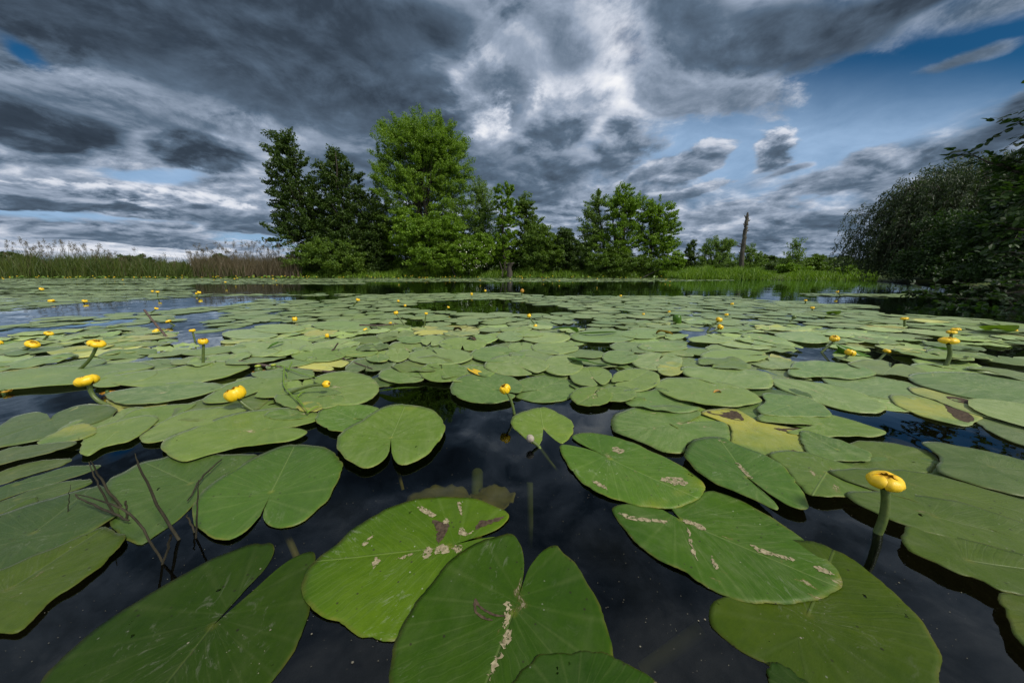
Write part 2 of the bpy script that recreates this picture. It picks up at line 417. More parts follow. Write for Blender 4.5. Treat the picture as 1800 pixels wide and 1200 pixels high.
    t.l.new(b.outputs[0], mx.inputs[1]); t.l.new(tl.outputs[0], mx.inputs[2])
    # chewed holes right through the blade
    hn = t.noise(t.vm('ADD', off, (5.0, 3.0, 0.0)), 55.0, 3.0, 0.55)
    hz = t.mr(t.noise(t.vm('ADD', off, (9.0, 1.0, 0.0)), 8.0, 1.0), 0.56, 0.66)
    hole = t.m('MULTIPLY', t.mr(hn, 0.69, 0.70), hz)
    ht = t.new('ShaderNodeBsdfTransparent'); hx = t.new('ShaderNodeMixShader')
    t.put(hx.inputs[0], hole); t.l.new(mx.outputs[0], hx.inputs[1]); t.l.new(ht.outputs[0], hx.inputs[2]); t.l.new(hx.outputs[0], o.inputs[0])
    return m
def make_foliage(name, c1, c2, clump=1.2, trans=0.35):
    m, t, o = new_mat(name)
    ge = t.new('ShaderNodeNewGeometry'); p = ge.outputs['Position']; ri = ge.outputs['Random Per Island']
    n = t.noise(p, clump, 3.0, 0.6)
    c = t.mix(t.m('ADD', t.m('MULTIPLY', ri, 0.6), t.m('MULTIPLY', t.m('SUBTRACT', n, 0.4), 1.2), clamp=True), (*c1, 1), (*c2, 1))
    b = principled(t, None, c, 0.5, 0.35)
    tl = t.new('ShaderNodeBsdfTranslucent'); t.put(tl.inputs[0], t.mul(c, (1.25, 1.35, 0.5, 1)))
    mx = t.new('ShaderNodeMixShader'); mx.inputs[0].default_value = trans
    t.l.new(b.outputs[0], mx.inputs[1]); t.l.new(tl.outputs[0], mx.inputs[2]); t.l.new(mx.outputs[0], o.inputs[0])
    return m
def make_bark(name, c1, c2, sc=20.0):
    m, t, o = new_mat(name)
    tc = t.new('ShaderNodeTexCoord'); p = t.vm('MULTIPLY', tc.outputs['Object'], (1, 1, 0.25))
    n = t.noise(p, sc, 5.0, 0.65)
    principled(t, o, t.mix(t.mr(n, 0.3, 0.7), (*c1, 1), (*c2, 1)), 0.85, 0.25, bump(t, n, 0.8, 0.3/sc))
    return m
def simple(name, c1, c2, rough=0.5, sc=30.0, spec=0.5, trans=0.0, bd=0.001):
    m, t, o = new_mat(name)
    tc = t.new('ShaderNodeTexCoord'); n = t.noise(tc.outputs['Object'], sc, 4.0, 0.6)
    c = t.mix(t.mr(n, 0.3, 0.7), (*c1, 1), (*c2, 1))
    b = principled(t, None if trans else o, c, rough, spec, bump(t, n, 0.5, bd))
    if trans:
        tl = t.new('ShaderNodeBsdfTranslucent'); t.put(tl.inputs[0], c)
        mx = t.new('ShaderNodeMixShader'); mx.inputs[0].default_value = trans
        t.l.new(b.outputs[0], mx.inputs[1]); t.l.new(tl.outputs[0], mx.inputs[2]); t.l.new(mx.outputs[0], o.inputs[0])
    return m
def make_petal():
    m, t, o = new_mat('yellow_petal')
    tc = t.new('ShaderNodeTexCoord'); p = tc.outputs['Object']; z = t.sep(p)[2]
    at = t.new('ShaderNodeAttribute', attribute_name='hgt'); h = at.outputs['Fac']
    n = t.noise(p, 90.0, 3.0, 0.6)
    c = t.mix(n, (0.70, 0.40, 0.005, 1), (0.80, 0.56, 0.012, 1))
    c = t.mix(t.mr(h, 0.22, 0.0), c, (0.28, 0.34, 0.03, 1))
    c = t.mix(t.m('MULTIPLY', t.mr(h, 0.90, 1.0), t.mr(n, 0.35, 0.6)), c, (0.45, 0.16, 0.01, 1))
    principled(t, o, c, 0.38, 0.5, bump(t, n, 0.3, 0.0008))
    return m
def ragged(name, c1, c2, thr):
    """flaky dried skin: broken up so the leaf shows between the flakes"""
    m, t, o = new_mat(name)
    tc = t.new('ShaderNodeTexCoord'); p = tc.outputs['Object']
    n = t.noise(p, 160.0, 4.0, 0.6); k = t.noise(p, 115.0, 7.0, 0.70, 0.5)
    b = principled(t, None, t.mix(t.mr(n, 0.3, 0.7), (*c1, 1), (*c2, 1)), 0.8, 0.2, bump(t, n, 0.6, 0.0006))
    tr = t.new('ShaderNodeBsdfTransparent'); mx = t.new('ShaderNodeMixShader')
    t.put(mx.inputs[0], t.mr(k, thr-0.01, thr+0.02)); t.l.new(tr.outputs[0], mx.inputs[1]); t.l.new(b.outputs[0], mx.inputs[2]); t.l.new(mx.outputs[0], o.inputs[0])
    return m
M = dict(speck=simple('pollen', (0.10, 0.09, 0.06), (0.22, 0.20, 0.14), 0.8, 60.0), water=make_water(), ground=make_ground(), pad=make_leafpad(), petal=make_petal(),
    stem=simple('flower_stalk', (0.05, 0.085, 0.018), (0.10, 0.13, 0.03), 0.45, 120.0),
    disc=simple('stigma', (0.45, 0.22, 0.01), (0.60, 0.36, 0.02), 0.5, 300.0),
    seed=simple('seed_pod', (0.04, 0.09, 0.015), (0.10, 0.13, 0.02), 0.4, 200.0),
    oldpet=simple('old_petal', (0.16, 0.06, 0.01), (0.50, 0.28, 0.01), 0.5, 90.0),
    budgrey=simple('grey_bud', (0.20, 0.17, 0.13), (0.36, 0.32, 0.25), 0.6, 120.0),
    deadstalk=make_bark('dead_stalk', (0.010, 0.009, 0.005), (0.048, 0.042, 0.024), 60.0),
    twig=make_bark('twig_bark', (0.04, 0.03, 0.025), (0.14, 0.10, 0.085), 60.0),
    bark=make_bark('bark', (0.025, 0.022, 0.017), (0.075, 0.065, 0.05), 8.0),
    deadwood=make_bark('dead_wood', (0.022, 0.020, 0.016), (0.105, 0.098, 0.075), 7.0),
    greenfold=simple('fresh_leaf', (0.045, 0.13, 0.006), (0.09, 0.20, 0.012), 0.35, 30.0, trans=0.35),
    yellowleaf=simple('yellow_leaf', (0.50, 0.30, 0.008), (0.72, 0.50, 0.03), 0.4, 60.0),
    brownpatch=simple('rotten_leaf', (0.026, 0.018, 0.012), (0.095, 0.068, 0.042), 0.75, 140.0, spec=0.12),
    tanpatch=ragged('dried_scar', (0.15, 0.12, 0.065), (0.36, 0.31, 0.19), 0.45),
    weed=simple('green_weed', (0.10, 0.19, 0.012), (0.17, 0.28, 0.02), 0.4, 60.0),
    sunk=simple('sunken_leaf', (0.20, 0.22, 0.035), (0.32, 0.31, 0.06), 0.6, 20.0),
    sunkgreen=simple('sunken_green', (0.10, 0.16, 0.03), (0.17, 0.22, 0.05), 0.6, 20.0),
    alder=make_foliage('alder_leaves', (0.024, 0.055, 0.007), (0.075, 0.125, 0.016), 0.9),
    willow=make_foliage('willow_leaves', (0.085, 0.165, 0.010), (0.21, 0.33, 0.028), 0.7),
    bright=make_foliage('bright_leaves', (0.075, 0.155, 0.008), (0.20, 0.32, 0.020), 0.8),
    midgreen=make_foliage('mid_leaves', (0.050, 0.105, 0.010), (0.145, 0.225, 0.022), 0.9),
    pale=make_foliage('pale_leaves', (0.080, 0.150, 0.022), (0.19, 0.28, 0.055), 0.8),
    dusky=make_foliage('dusky_willow', (0.020, 0.040, 0.012), (0.060, 0.090, 0.034), 0.9),
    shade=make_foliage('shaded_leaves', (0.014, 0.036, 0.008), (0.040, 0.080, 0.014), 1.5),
    grass=make_foliage('bank_grass', (0.060, 0.135, 0.008), (0.20, 0.31, 0.022), 1.3),
    reed=make_foliage('reed_leaves', (0.032, 0.064, 0.010), (0.13, 0.155, 0.035), 0.6),
    tanreed=make_foliage('dry_reeds', (0.060, 0.055, 0.030), (0.20, 0.155, 0.10), 0.8),
    plume=make_foliage('reed_plumes', (0.070, 0.058, 0.034), (0.18, 0.145, 0.09), 1.0),
    blossom=simple('white_blossom', (0.45, 0.48, 0.32), (0.65, 0.66, 0.50), 0.6, 5.0),
    distant=make_foliage('distant_leaves', (0.045, 0.080, 0.022), (0.095, 0.14, 0.040), 0.05),
)

# ------------------------------------------------------------------ terrain and water
SHORE = [G(-400, 489.3), G(0, 489.0), G(300, 488.8), G(560, 488.4), G(900, 488.2), G(1160, 488.4), G(1200, 491.2), G(1370, 491.9), G(1500, 492.6),
         G(1540, 494.2), G(1575, 498), G(1660, 503), G(1740, 512), (9.4, 5.0), (8.3, 2.0), (8.5, -3.0), (6.0, -9.0), (-6, -14), (-22, -12), (-48, 2), (-52, 16)]
SHORE = np.array(SHORE)
def shore_d(P):     # + on land
    d = seg_dist(P, SHORE); return np.where(in_poly(P, SHORE), -d, d)
def land_z(P):
    d = shore_d(P)
    return np.where(d > 0, 0.02 + 0.30*(1-np.exp(-d/1.2)) + 0.012*np.clip(d-20, 0, 1500)**0.9, np.maximum(-0.9, -0.02 + d*0.30))
def build_terrain():
    na = 300; rs = np.concatenate([[0.3], np.geomspace(0.8, 60, 110), np.geomspace(64, 4000, 36)])
    a = np.linspace(0, 2*math.pi, na, endpoint=False)
    P = np.stack([np.outer(rs, np.sin(a)), np.outer(rs, np.cos(a))], -1).reshape(-1, 2)
    z = land_z(P)
    z += np.where(z > 0, 0.03*np.sin(P[:, 0]*1.7)*np.sin(P[:, 1]*1.3+1), 0)
    far = np.linalg.norm(P, axis=1)
    z = np.where(far > 500, z*0+ 6.0 + 5*np.sin(P[:, 0]*0.004)+ (far-500)*0.006, z)
    V = np.concatenate([np.column_stack([P, z]), [[0, 0, -0.9]]])
    n = len(rs); i = np.arange(n-1)[:, None]*na; j = np.arange(na)[None, :]; j2 = (j+1) % na
    F = np.stack([i+j, i+na+j, i+na+j2, i+j2], -1).reshape(-1, 4)
    F3 = np.stack([np.full(na, len(V)-1), np.arange(na), (np.arange(na)+1) % na], -1)
    o = link('ground', np_mesh('ground', V, [F, F3]), M['ground']); tag(o, kind='structure')
    me = np_mesh('water', [(-70, -30, 0), (90, -30, 0), (90, 60, 0), (-70, 60, 0)], [np.array([[0, 1, 2, 3]])], False)
    o = link('water', me, M['water']); tag(o, kind='structure')
build_terrain()

# ------------------------------------------------------------------ trees, bushes, reeds
rng = np.random.default_rng(7)
def unit(v): return v/(np.linalg.norm(v, axis=-1, keepdims=True)+1e-9)
def leaf_quads(C, L, Wd, dirs=None, up=0.4, jit=0.8):
    n = len(C)
    d = rng.normal(size=(n, 3))
    if dirs is not None: d = dirs + jit*d*0.6
    d = unit(d)
    nn = rng.normal(size=(n, 3)); nn[:, 2] += up*2
    s = unit(np.cross(d, nn)); nn = np.cross(s, d)
    L = L*rng.uniform(0.7, 1.3, n)[:, None]; Wd = Wd*rng.uniform(0.75, 1.25, n)[:, None]
    V = np.stack([C - d*L*0.5, C + s*Wd*0.5 + d*L*0.05 + nn*Wd*0.12, C + d*L*0.5, C - s*Wd*0.5 + d*L*0.05 + nn*Wd*0.12], 1).reshape(-1, 3)
    return V, (np.arange(n)[:, None]*4 + np.arange(4)[None, :])
def leaf_mesh(name, C, L, Wd, **k):
    V, F = leaf_quads(C, L, Wd, **k); return np_mesh(name, V, F, False)
def env_points(blobs, Y, n, bias=0.45, depth=1.0):
    """blobs: (px,py,rx,ry) in photo pixels at distance Y -> n cluster centres, outward directions"""
    bl = []
    for (px, py, rx, ry) in blobs:
        c = AT(px, py, Y); k = np.linalg.norm(AT(px+1, py, Y)-c)
        bl.append((c, rx*k, ry*k, rx*ry*min(rx, ry)**0.5))
    w = np.array([b[3] for b in bl]); w = w/w.sum()
    idx = rng.choice(len(bl), n, p=w)
    d = unit(rng.normal(size=(n, 3))); r = rng.random(n)**bias
    C = np.empty((n, 3))
    for q in range(n):
        c, rx, ry, _ = bl[idx[q]]
        C[q] = c + d[q]*r[q]*np.array([rx, rx*depth, ry])
    return C, d
def crown_leaves(C, D, per, rc, flat=0.6, stretch=0.0):
    n = len(C)
    o = unit(rng.normal(size=(n, per, 3)))*(rng.random((n, per, 1))**0.5)*rc*rng.uniform(0.5, 1.35, (n, 1, 1))
    o[..., 2] *= flat
    if stretch:
        t = rng.uniform(-1, 1, (n, per, 1)); dd = D + np.array([0, 0, 0.45]); o = o*0.6 + unit(dd)[:, None, :]*t*rc*stretch
    P = (C[:, None, :] + o).reshape(-1, 3)
    return P
def trunk_mesh(base, top, r0, C, nb, lean=0.0, k=7, forks=1):
    mb = MB(); base = np.array(base, float); top = np.array(top, float); H = top[2]-base[2]
    stems = []
    for f in range(forks):
        tp = top + (np.array([rng.normal()*0.10*H, rng.normal()*0.10*H, -0.12*H*rng.random()]) if f else 0)
        ts = np.linspace(0, 1, 9); off = np.cumsum(rng.normal(size=(9, 3))*0.012*H, axis=0); off[0] = 0; off[:, 2] = 0
        pts = base + (tp-base)*ts[:, None] + off*np.minimum(1, ts*3)[:, None]
        pts[0, 2] -= 0.35
        mb.tube(pts, r0*(1 if f == 0 else 0.7)*(1-ts*0.9)+0.008, k); stems.append(pts)
    sel = rng.choice(len(C), min(nb, len(C)), replace=False)
    for c in C[sel[:int(len(sel)*0.7)]]:
        st = stems[rng.integers(len(stems))]
        zt = base[2] + (c[2]-base[2])*rng.uniform(0.35, 0.75)
        a = np.array([np.interp(zt, st[:, 2], st[:, 0]), np.interp(zt, st[:, 2], st[:, 1]), min(zt, top[2])])
        mid = (a+c)/2 + np.array([0, 0, -0.05*H*rng.random()]) + rng.normal(size=3)*0.02*H
        t = np.linspace(0, 1, 5)[:, None]
        pts = (1-t)**2*a + 2*t*(1-t)*mid + t*t*c
        rr = r0*rng.uniform(0.07, 0.17)
        mb.tube(pts, rr*(1-t[:, 0]*0.85), 4, False)
    return mb.mesh('trunk')
def tree(name, cat, label, Y, blobs, base_px, top_px, mat, ncl, per, rc, L, Wd, r0=0.15, flat=0.6, stretch=0.0, group=None, bias=0.45, nb=90, forks=1, bark='bark', up=0.4, dirs=None, dens=1.9):
    bx, by = base_px, Y
    b = AT(base_px, 480, Y); z0 = max(0.0, float(land_z(np.array([[b[0], Y]]))[0]))
    base = np.array([b[0], Y, z0]); top = AT(top_px[0], top_px[1]+14, Y)
    ncl = int(ncl*dens); per = int(per*1.25); C, D = env_points(blobs, Y, ncl, bias)
    L *= 0.86; Wd *= 0.95
    keep = C[:, 2] > z0 + 0.05; C, D = C[keep], D[keep]
    root = empty(name, tuple(base), label, cat, group)
    tm = trunk_mesh(np.zeros(3), top-base, r0, C-base, nb, forks=forks)
    link('trunk', tm, M[bark], root)
    P = crown_leaves(C, D, per, rc, flat, stretch) - base
    P = P[P[:, 2] > 0.03]
    dd = None
    if dirs is not None: dd = np.tile(np.array(dirs, float), (len(P), 1))
    link('crown', leaf_mesh('crown', P, L, Wd, up=up, dirs=dd), M[mat], root)
    return root

SH = 'beyond the far bank'
# back screen of foliage first (fills behind the large trees)
tree('alder_tree', 'tree', 'tall dark leaning tree, leftmost on the far bank, with ragged airy crown', 27.5,
     [(497,262,28,34),(515,300,42,38),(530,355,50,42),(525,410,50,40),(505,395,30,22),(500,345,28,20),(560,400,40,50),(495,250,14,24),(540,455,48,30),(487,320,20,14),(560,330,22,30)],
     560, (500,232), 'alder', 330, 62, 0.42, 0.15, 0.11, 0.20, stretch=0.7, nb=150)
tree('alder_tree', 'tree', 'dark pointed tree just right of the leaning leftmost tree', 28.0,
     [(592,285,24,26),(600,320,38,36),(610,370,48,44),(612,425,56,50),(640,410,40,60),(575,300,18,20),(590,268,12,16),(640,360,24,30)],
     600, (594,258), 'alder', 330, 62, 0.42, 0.15, 0.11, 0.18, stretch=0.6, nb=140)
tree('willow_tree', 'tree', 'largest bright green round-topped tree in the middle of the far bank', 29.0,
     [(700,262,40,46),(750,262,66,50),(745,252,78,44),(735,245,60,34),(770,250,50,38),(785,285,46,52),(740,290,80,60),(790,300,40,56),(700,320,46,46),(740,350,90,80),(800,380,46,60),(690,390,40,60),(760,430,90,56),(668,285,14,34),(725,232,22,18),(760,228,24,16),(690,240,18,22),(812,330,16,40),(684,430,34,50),(832,400,34,60),(662,340,14,50)],
     745, (745,240), 'willow', 680, 110, 0.50, 0.125, 0.075, 0.35, stretch=0.7, nb=220, forks=3)
tree('willow_tree', 'tree', 'pale loose drooping tree at the right flank of the largest tree', 28.5,
     [(842,335,16,26),(852,370,22,40),(850,420,24,40)], 840, (845,315), 'pale', 150, 60, 0.35, 0.13, 0.05, 0.10, stretch=0.9, nb=50)
tree('ivy_clad_tree', 'tree', 'slim twin-topped tree thick with green ivy right of the largest tree', 27.0,
     [(874,345,9,22),(892,345,12,24),(890,390,20,40),(884,440,26,40),(900,370,12,20)], 889, (886,330), 'bright', 150, 60, 0.26, 0.12, 0.09, 0.14, stretch=0.5, nb=60)
tree('alder_tree', 'tree', 'rounded airy tree behind the slim ivy-clad tree', 29.5,
     [(924,365,20,24),(930,400,26,34),(926,440,30,44)], 924, (923,340), 'midgreen', 170, 55, 0.34, 0.14, 0.10, 0.13, stretch=0.5, nb=70)
tree('bush', 'bush', 'dark rounded bush with many stems right of the ivy-clad tree', 26.5,
     [(948,420,26,26),(965,440,30,34),(940,455,26,30)], 955, (955,400), 'midgreen', 190, 60, 0.28, 0.13, 0.09, 0.10, nb=60, forks=3)
tree('bush', 'bush', 'darkest rounded bush at the gap in the middle of the tree line', 27.0,
     [(992,430,22,28),(1005,450,20,30),(980,455,26,30),(994,415,14,14)], 993, (993,405), 'alder', 190, 60, 0.28, 0.13, 0.09, 0.10, nb=60, forks=3)
tree('bush', 'bush', 'small pale bush filling the gap in the middle of the tree line', 31,
     [(1030,448,18,24),(1022,470,20,16)], 1028, (1030,430), 'pale', 70, 50, 0.30, 0.14, 0.07, 0.08, nb=30)
tree('bush', 'bush', 'dark thicket closing the gap behind the bushes left of the largest tree', 30.5,
     [(560,455,40,30),(620,430,44,50),(600,465,50,22),(670,450,40,36)], 620, (620,395), 'alder', 170, 60, 0.45, 0.16, 0.12, 0.08, nb=30, forks=3)
tree('bush', 'bush', 'dark thicket behind the foot of the largest tree', 31,
     [(740,450,60,36),(820,440,50,44),(700,465,40,20),(870,455,36,30)], 780, (780,410), 'alder', 220, 60, 0.45, 0.16, 0.12, 0.08, nb=30, forks=3)
tree('bush', 'bush', 'dark thicket behind the ivy-clad tree and its neighbours', 30.5,
     [(905,455,40,28),(950,455,44,30),(1000,462,40,22)], 950, (950,430), 'alder', 170, 60, 0.42, 0.16, 0.12, 0.08, nb=30, forks=3)
# undergrowth in front of the big group
tree('bush', 'bush', 'green bush at the foot of the leaning leftmost tree', 26.0,
     [(545,455,40,28),(590,450,50,36),(530,470,30,18),(615,462,26,24)], 575, (580,415), 'midgreen', 260, 60, 0.30, 0.13, 0.09, 0.09, nb=60, forks=3)
tree('bush', 'bush', 'near-black shrub in the deep shade left of the largest tree', 27.6,
     [(650,440,26,44),(665,400,22,50),(660,470,30,20)], 655, (655,380), 'alder', 170, 55, 0.36, 0.14, 0.10, 0.09, nb=50, forks=2)
tree('bush', 'bush', 'broad leafy bush in front of the largest tree', 26.2,
     [(735,420,46,36),(760,455,50,28),(720,390,30,26),(780,400,36,30)], 750, (750,375), 'bright', 260, 60, 0.34, 0.14, 0.10, 0.12, nb=70, forks=3)
tree('hawthorn_bush', 'bush', 'low rounded bush with white blossom below the largest tree', 25.9,
     [(822,450,42,32),(845,440,26,30),(800,465,36,20)], 825, (825,420), 'bright', 230, 60, 0.26, 0.12, 0.09, 0.09, nb=50, forks=3)
bl = env_points([(835,445,34,28),(815,465,30,16)], 25.5, 260, 0.2)[0]
ht = [o for o in COL.objects if o.name.startswith('hawthorn_bush')][0]
link('blossom', leaf_mesh('blossom', bl - np.array(ht.location), 0.10, 0.09), M['blossom'], ht)
# right-hand group
tree('poplar_tree', 'tree', 'airy pale tree at the left of the group right of the gap', 27.5,
     [(1048,360,18,24),(1045,395,28,34),(1040,430,26,30),(1052,345,9,14)], 1062, (1050,340), 'pale', 150, 50, 0.36, 0.13, 0.09, 0.10, stretch=0.7, nb=80, dens=1.3)
tree('poplar_tree', 'tree', 'tallest green tree with pointed top in the group right of the gap', 27.0,
     [(1098,345,20,20),(1098,380,38,36),(1090,425,48,34),(1080,360,20,24),(1120,370,22,28),(1100,332,10,10)], 1083, (1098,330), 'bright', 270, 52, 0.38, 0.13, 0.10, 0.15, stretch=0.6, nb=130, forks=3, dens=1.3)
tree('ash_tree', 'tree', 'bright feathery tree at the right of the group left of the dead trunk', 26.6,
     [(1160,370,26,22),(1170,400,24,30),(1150,420,30,34),(1168,440,22,24),(1142,380,18,24),(1184,425,10,12)], 1140, (1160,360), 'bright', 240, 52, 0.34, 0.13, 0.10, 0.13, stretch=0.6, nb=90, forks=2, dens=1.2)
tree('bush', 'bush', 'low green bush under the group of trees left of the dead trunk', 26.0,
     [(1060,462,36,24),(1100,468,40,20),(1135,468,34,20),(1085,450,26,24)], 1095, (1095,430), 'midgreen', 250, 55, 0.26, 0.12, 0.09, 0.08, nb=50, forks=3)
tree('bush', 'bush', 'yellowish low bush at the right end of the tree group', 24.5,
     [(1175,470,22,16),(1190,460,14,18)], 1180, (1180,450), 'bright', 80, 50, 0.2, 0.11, 0.08, 0.05, nb=25)
# small trees by the dead trunk
tree('young_alder', 'tree', 'small dark narrow tree left of the rounded young trees', 33,
     [(1214,432,8,12),(1214,452,11,18),(1216,470,12,14)], 1214, (1214,422), 'alder', 60, 45, 0.30, 0.14, 0.10, 0.07, stretch=0.5, nb=30)
tree('young_willow', 'tree', 'rounded young tree with slender stems left of the dead trunk', 30,
     [(1243,440,13,18),(1270,440,18,22),(1255,462,28,18),(1262,425,9,10),(1282,432,8,12)], 1260, (1262,418), 'pale', 130, 45, 0.30, 0.13, 0.07, 0.07, stretch=0.7, nb=70, forks=3)
tree('young_willow', 'tree', 'small loose tree half hidden behind the tall dead trunk', 31,
     [(1318,442,10,12),(1325,460,20,16),(1300,465,16,14)], 1318, (1318,428), 'pale', 80, 45, 0.28, 0.13, 0.07, 0.06, stretch=0.6, nb=40)
tree('young_willow', 'tree', 'spindly open young tree right of the dead trunk', 23,
     [(1402,430,9,12),(1400,448,20,12),(1398,468,24,18),(1385,460,12,12)], 1397, (1403,414), 'pale', 70, 26, 0.26, 0.12, 0.07, 0.045, stretch=1.0, nb=60, forks=3)
tree('bush', 'bush', 'round green bush beside the spindly open young tree', 23,
     [(1432,465,15,17),(1440,475,14,14)], 1434, (1433,450), 'midgreen', 80, 50, 0.20, 0.10, 0.08, 0.05, nb=25, forks=2)
tree('bush', 'bush', 'low green bush below the spindly open young tree', 21.5,
     [(1385,475,16,14),(1410,478,18,12)], 1397, (1397,462), 'bright', 70, 45, 0.18, 0.10, 0.08, 0.04, nb=20, forks=2)
tree('bush', 'bush', 'bright yellow-green bush on the right bank slope', 19.5,
     [(1487,476,14,10),(1478,480,12,8)], 1485, (1486,468), 'grass', 50, 45, 0.14, 0.08, 0.07, 0.03, nb=18, forks=2)
for i, (px, py, rx, ry, Y, lb) in enumerate([
    (1350,458,13,9,90,'dark spreading far oak just right of the dead trunk'), (1372,460,10,7,95,'smaller dark far oak beside the spindly young tree'),
    (1450,462,16,10,70,'far rounded tree behind the round green bush'), (1478,460,20,9,75,'broad pale far tree behind the right bank slope'),
    (1508,466,20,9,60,'far tree beside the edge of the big drooping willow'), (386,455,10,9,90,'lone rounded far tree above the tan reeds'),
    (18,456,30,11,110,'broad dark far tree at the left edge of the horizon'), (235,456,26,8,120,'far dome-shaped tree above the middle of the reed bed'),
    (1345,474,22,10,50,'grey-green far thicket between dead trunk and spindly tree'), (500,464,26,11,45,'olive far bush where tan reeds meet the leftmost tree')]):
    tree('far_tree', 'tree', lb, Y, [(px,py,rx,ry),(px-rx*0.5,py+ry*0.6,rx*0.8,ry*0.8),(px+rx*0.4,py+ry*0.7,rx*0.8,ry*0.8)], px, (px, py-ry*0.6),
         'distant' if i not in (0, 1) else 'alder', 60, 45, 0.10*Y/12, 0.006*Y+0.05, 0.005*Y+0.03, 0.003*Y, nb=20, group='far trees on the horizon')
# ---- far wood: one mass along the horizon
def far_wood():
    C = []
    for (p0, p1, hgt, Y) in [(-500, 110, 16, 150), (100, 320, 17, 170), (300, 560, 10, 190), (520, 1500, 22, 80), (1180, 1560, 12, 120), (1440, 2300, 24, 70)]:
        n = int((p1-p0)*7)
        px = rng.uniform(p0, p1, n)
        top = 478 - hgt*(0.55 + 0.45*np.abs(np.sin(px*0.045+p0)) * (0.7+0.3*np.sin(px*0.013)))
        py = 481 - (481-top)*rng.random(n)**0.7
        for a, b in zip(px, py): C.append(AT(a, b, Y*rng.uniform(0.94, 1.06)))
    C = np.array(C); Yv = C[:, 1]
    P = (C[:, None, :] + rng.normal(size=(len(C), 5, 3))*0.008*Yv[:, None, None]*np.array([1, 1, 0.5])).reshape(-1, 3)
    P = P[P[:, 2] > 0.1]
    s = (P[:, 1]*0.009)[:, None]
    o = link('far_wood', leaf_mesh('far_wood', P, s, s*0.8), M['distant']); tag(o, 'distant dark green wood along the horizon', 'wood', kind='stuff')
far_wood()
# ---- standing dead trunk
def dead_trunk():
    Y = 22.0; root = empty('dead_tree', (0, 0, 0), 'tall bare grey dead tree trunk standing on the far bank', 'dead tree')
    base = AT(1303, 481, Y); base[2] = 0.15; root.location = tuple(base)
    pl = [(1303,489),(1303,470),(1305,445),(1308,420),(1311,400),(1313,385),(1314,374)]
    pts = np.array([AT(a, b, Y) for a, b in pl]) - base
    t = np.linspace(0, 1, 40); s = np.linspace(0, 1, len(pts))
    pp = np.column_stack([np.interp(t, s, pts[:, k]) for k in range(3)]) + rng.normal(size=(40, 3))*np.array([0.012, 0.012, 0])
    k = PX(*AT(1303, 480, Y)); u = Y/600*1.02
    rad = np.interp(t, [0, 0.1, 0.5, 0.85, 1], [4.8, 3.9, 3.2, 2.5, 1.3])*u*(1+rng.normal(size=40)*0.06)
    mb = MB(); mb.tube(pp, rad, 10)
    link('trunk', mb.mesh('trunk'), M['deadwood'], root)
    for (f, sx, ln) in [(0.42, -1, 0.32), (0.44, -1, 0.14), (0.62, 1, 0.12), (0.72, -1, 0.10), (0.8, 1, 0.09), (0.92, -1, 0.07), (0.35, -1, 0.12)]:
        a = pp[int(f*39)]; mb = MB()
        mb.tube([a, a+np.array([sx*(0.12+ln*0.5), 0, 0.02]), a+np.array([sx*(0.12+ln), -0.02, 0.08])], [0.05, 0.035, 0.015], 6)
        link('branch_stub', mb.mesh('branch_stub'), M['deadwood'], root)
dead_trunk()
def short_stump():
    Y = 25.2; b = AT(895, 486, Y); b[2] = 0.05
    root = empty('pollard_stump', tuple(b), 'short pale-topped tree stump at the water edge below the ivy-clad tree', 'stump')
    mb = MB(); top = AT(897, 463, Y)-b
    pts = np.array([[0, 0, -0.4], [0.05, 0, 0.3], [0.0, 0, 0.7], top*np.array([1, 0, 0.92]), top])
    mb.tube(pts, [0.26, 0.20, 0.16, 0.17, 0.21], 10)
    for a in ([0.3, 0, 0.12], [-0.25, 0, 0.05]): mb.tube([pts[3], pts[3]+np.array(a)*0.6, pts[3]+np.array(a)], [0.1, 0.08, 0.06], 7)
    link('trunk', mb.mesh('trunk'), M['bark'], root)
    mb = MB(); mb.tube([AT(882, 488, Y)-b, AT(884, 478, Y)-b, AT(878, 460, Y)-b], [0.05, 0.05, 0.03], 6); link('side_stem', mb.mesh('side_stem'), M['bark'], root)
short_stump()
mb = MB(); mb.tube([AT(1128,489,25), AT(1150,478,24.8), AT(1175,466,24.8), AT(1192,458,25)], [0.05, 0.045, 0.03, 0.015], 6)
tag(link('fallen_branch', mb.mesh('fallen_branch'), M['deadwood']), 'bare pale branch slanting over the bank left of the dead trunk', 'branch')
mb = MB(); mb.tube([AT(786,455,25.3), AT(793,470,25.2), AT(802,488,25.1)], [0.03, 0.035, 0.04], 6)
tag(link('fallen_branch', mb.mesh('fallen_branch'), M['deadwood']), 'thin bare branch leaning into the water below the largest tree', 'branch')

# ---- grasses and reeds
def blades(P, H, Wd, lean=0.25, seg=3, bias=(0.0, 0.0)):
    """tapered bent blades standing on P (n,3)"""
    n = len(P); H = np.broadcast_to(H, n)*rng.uniform(0.65, 1.15, n)
    a = rng.uniform(0, 2*math.pi, n); side = np.stack([np.cos(a), np.sin(a), 0*a], -1)
    b = np.stack([rng.normal(size=n)*lean+bias[0], rng.normal(size=n)*lean+bias[1], 0*a], -1)
    rows = []
    for k in range(seg+1):
        t = k/seg; c = P + np.stack([b[:, 0]*t*t*H, b[:, 1]*t*t*H, t*H*(1-0.12*t*np.abs(b[:, 0]))], -1)
        w = Wd*(1-t)**0.7*0.5 + 0.0008
        rows += [c - side*w, c + side*w]
    V = np.stack(rows, 1).reshape(-1, 3); st = (2*(seg+1)); base = np.arange(n)[:, None]*st
    F = np.concatenate([base + np.array([[2*k, 2*k+1, 2*k+3, 2*k+2]]) for k in range(seg)])
    tips = V.reshape(n, st, 3)[:, -1]
    return V, F, tips
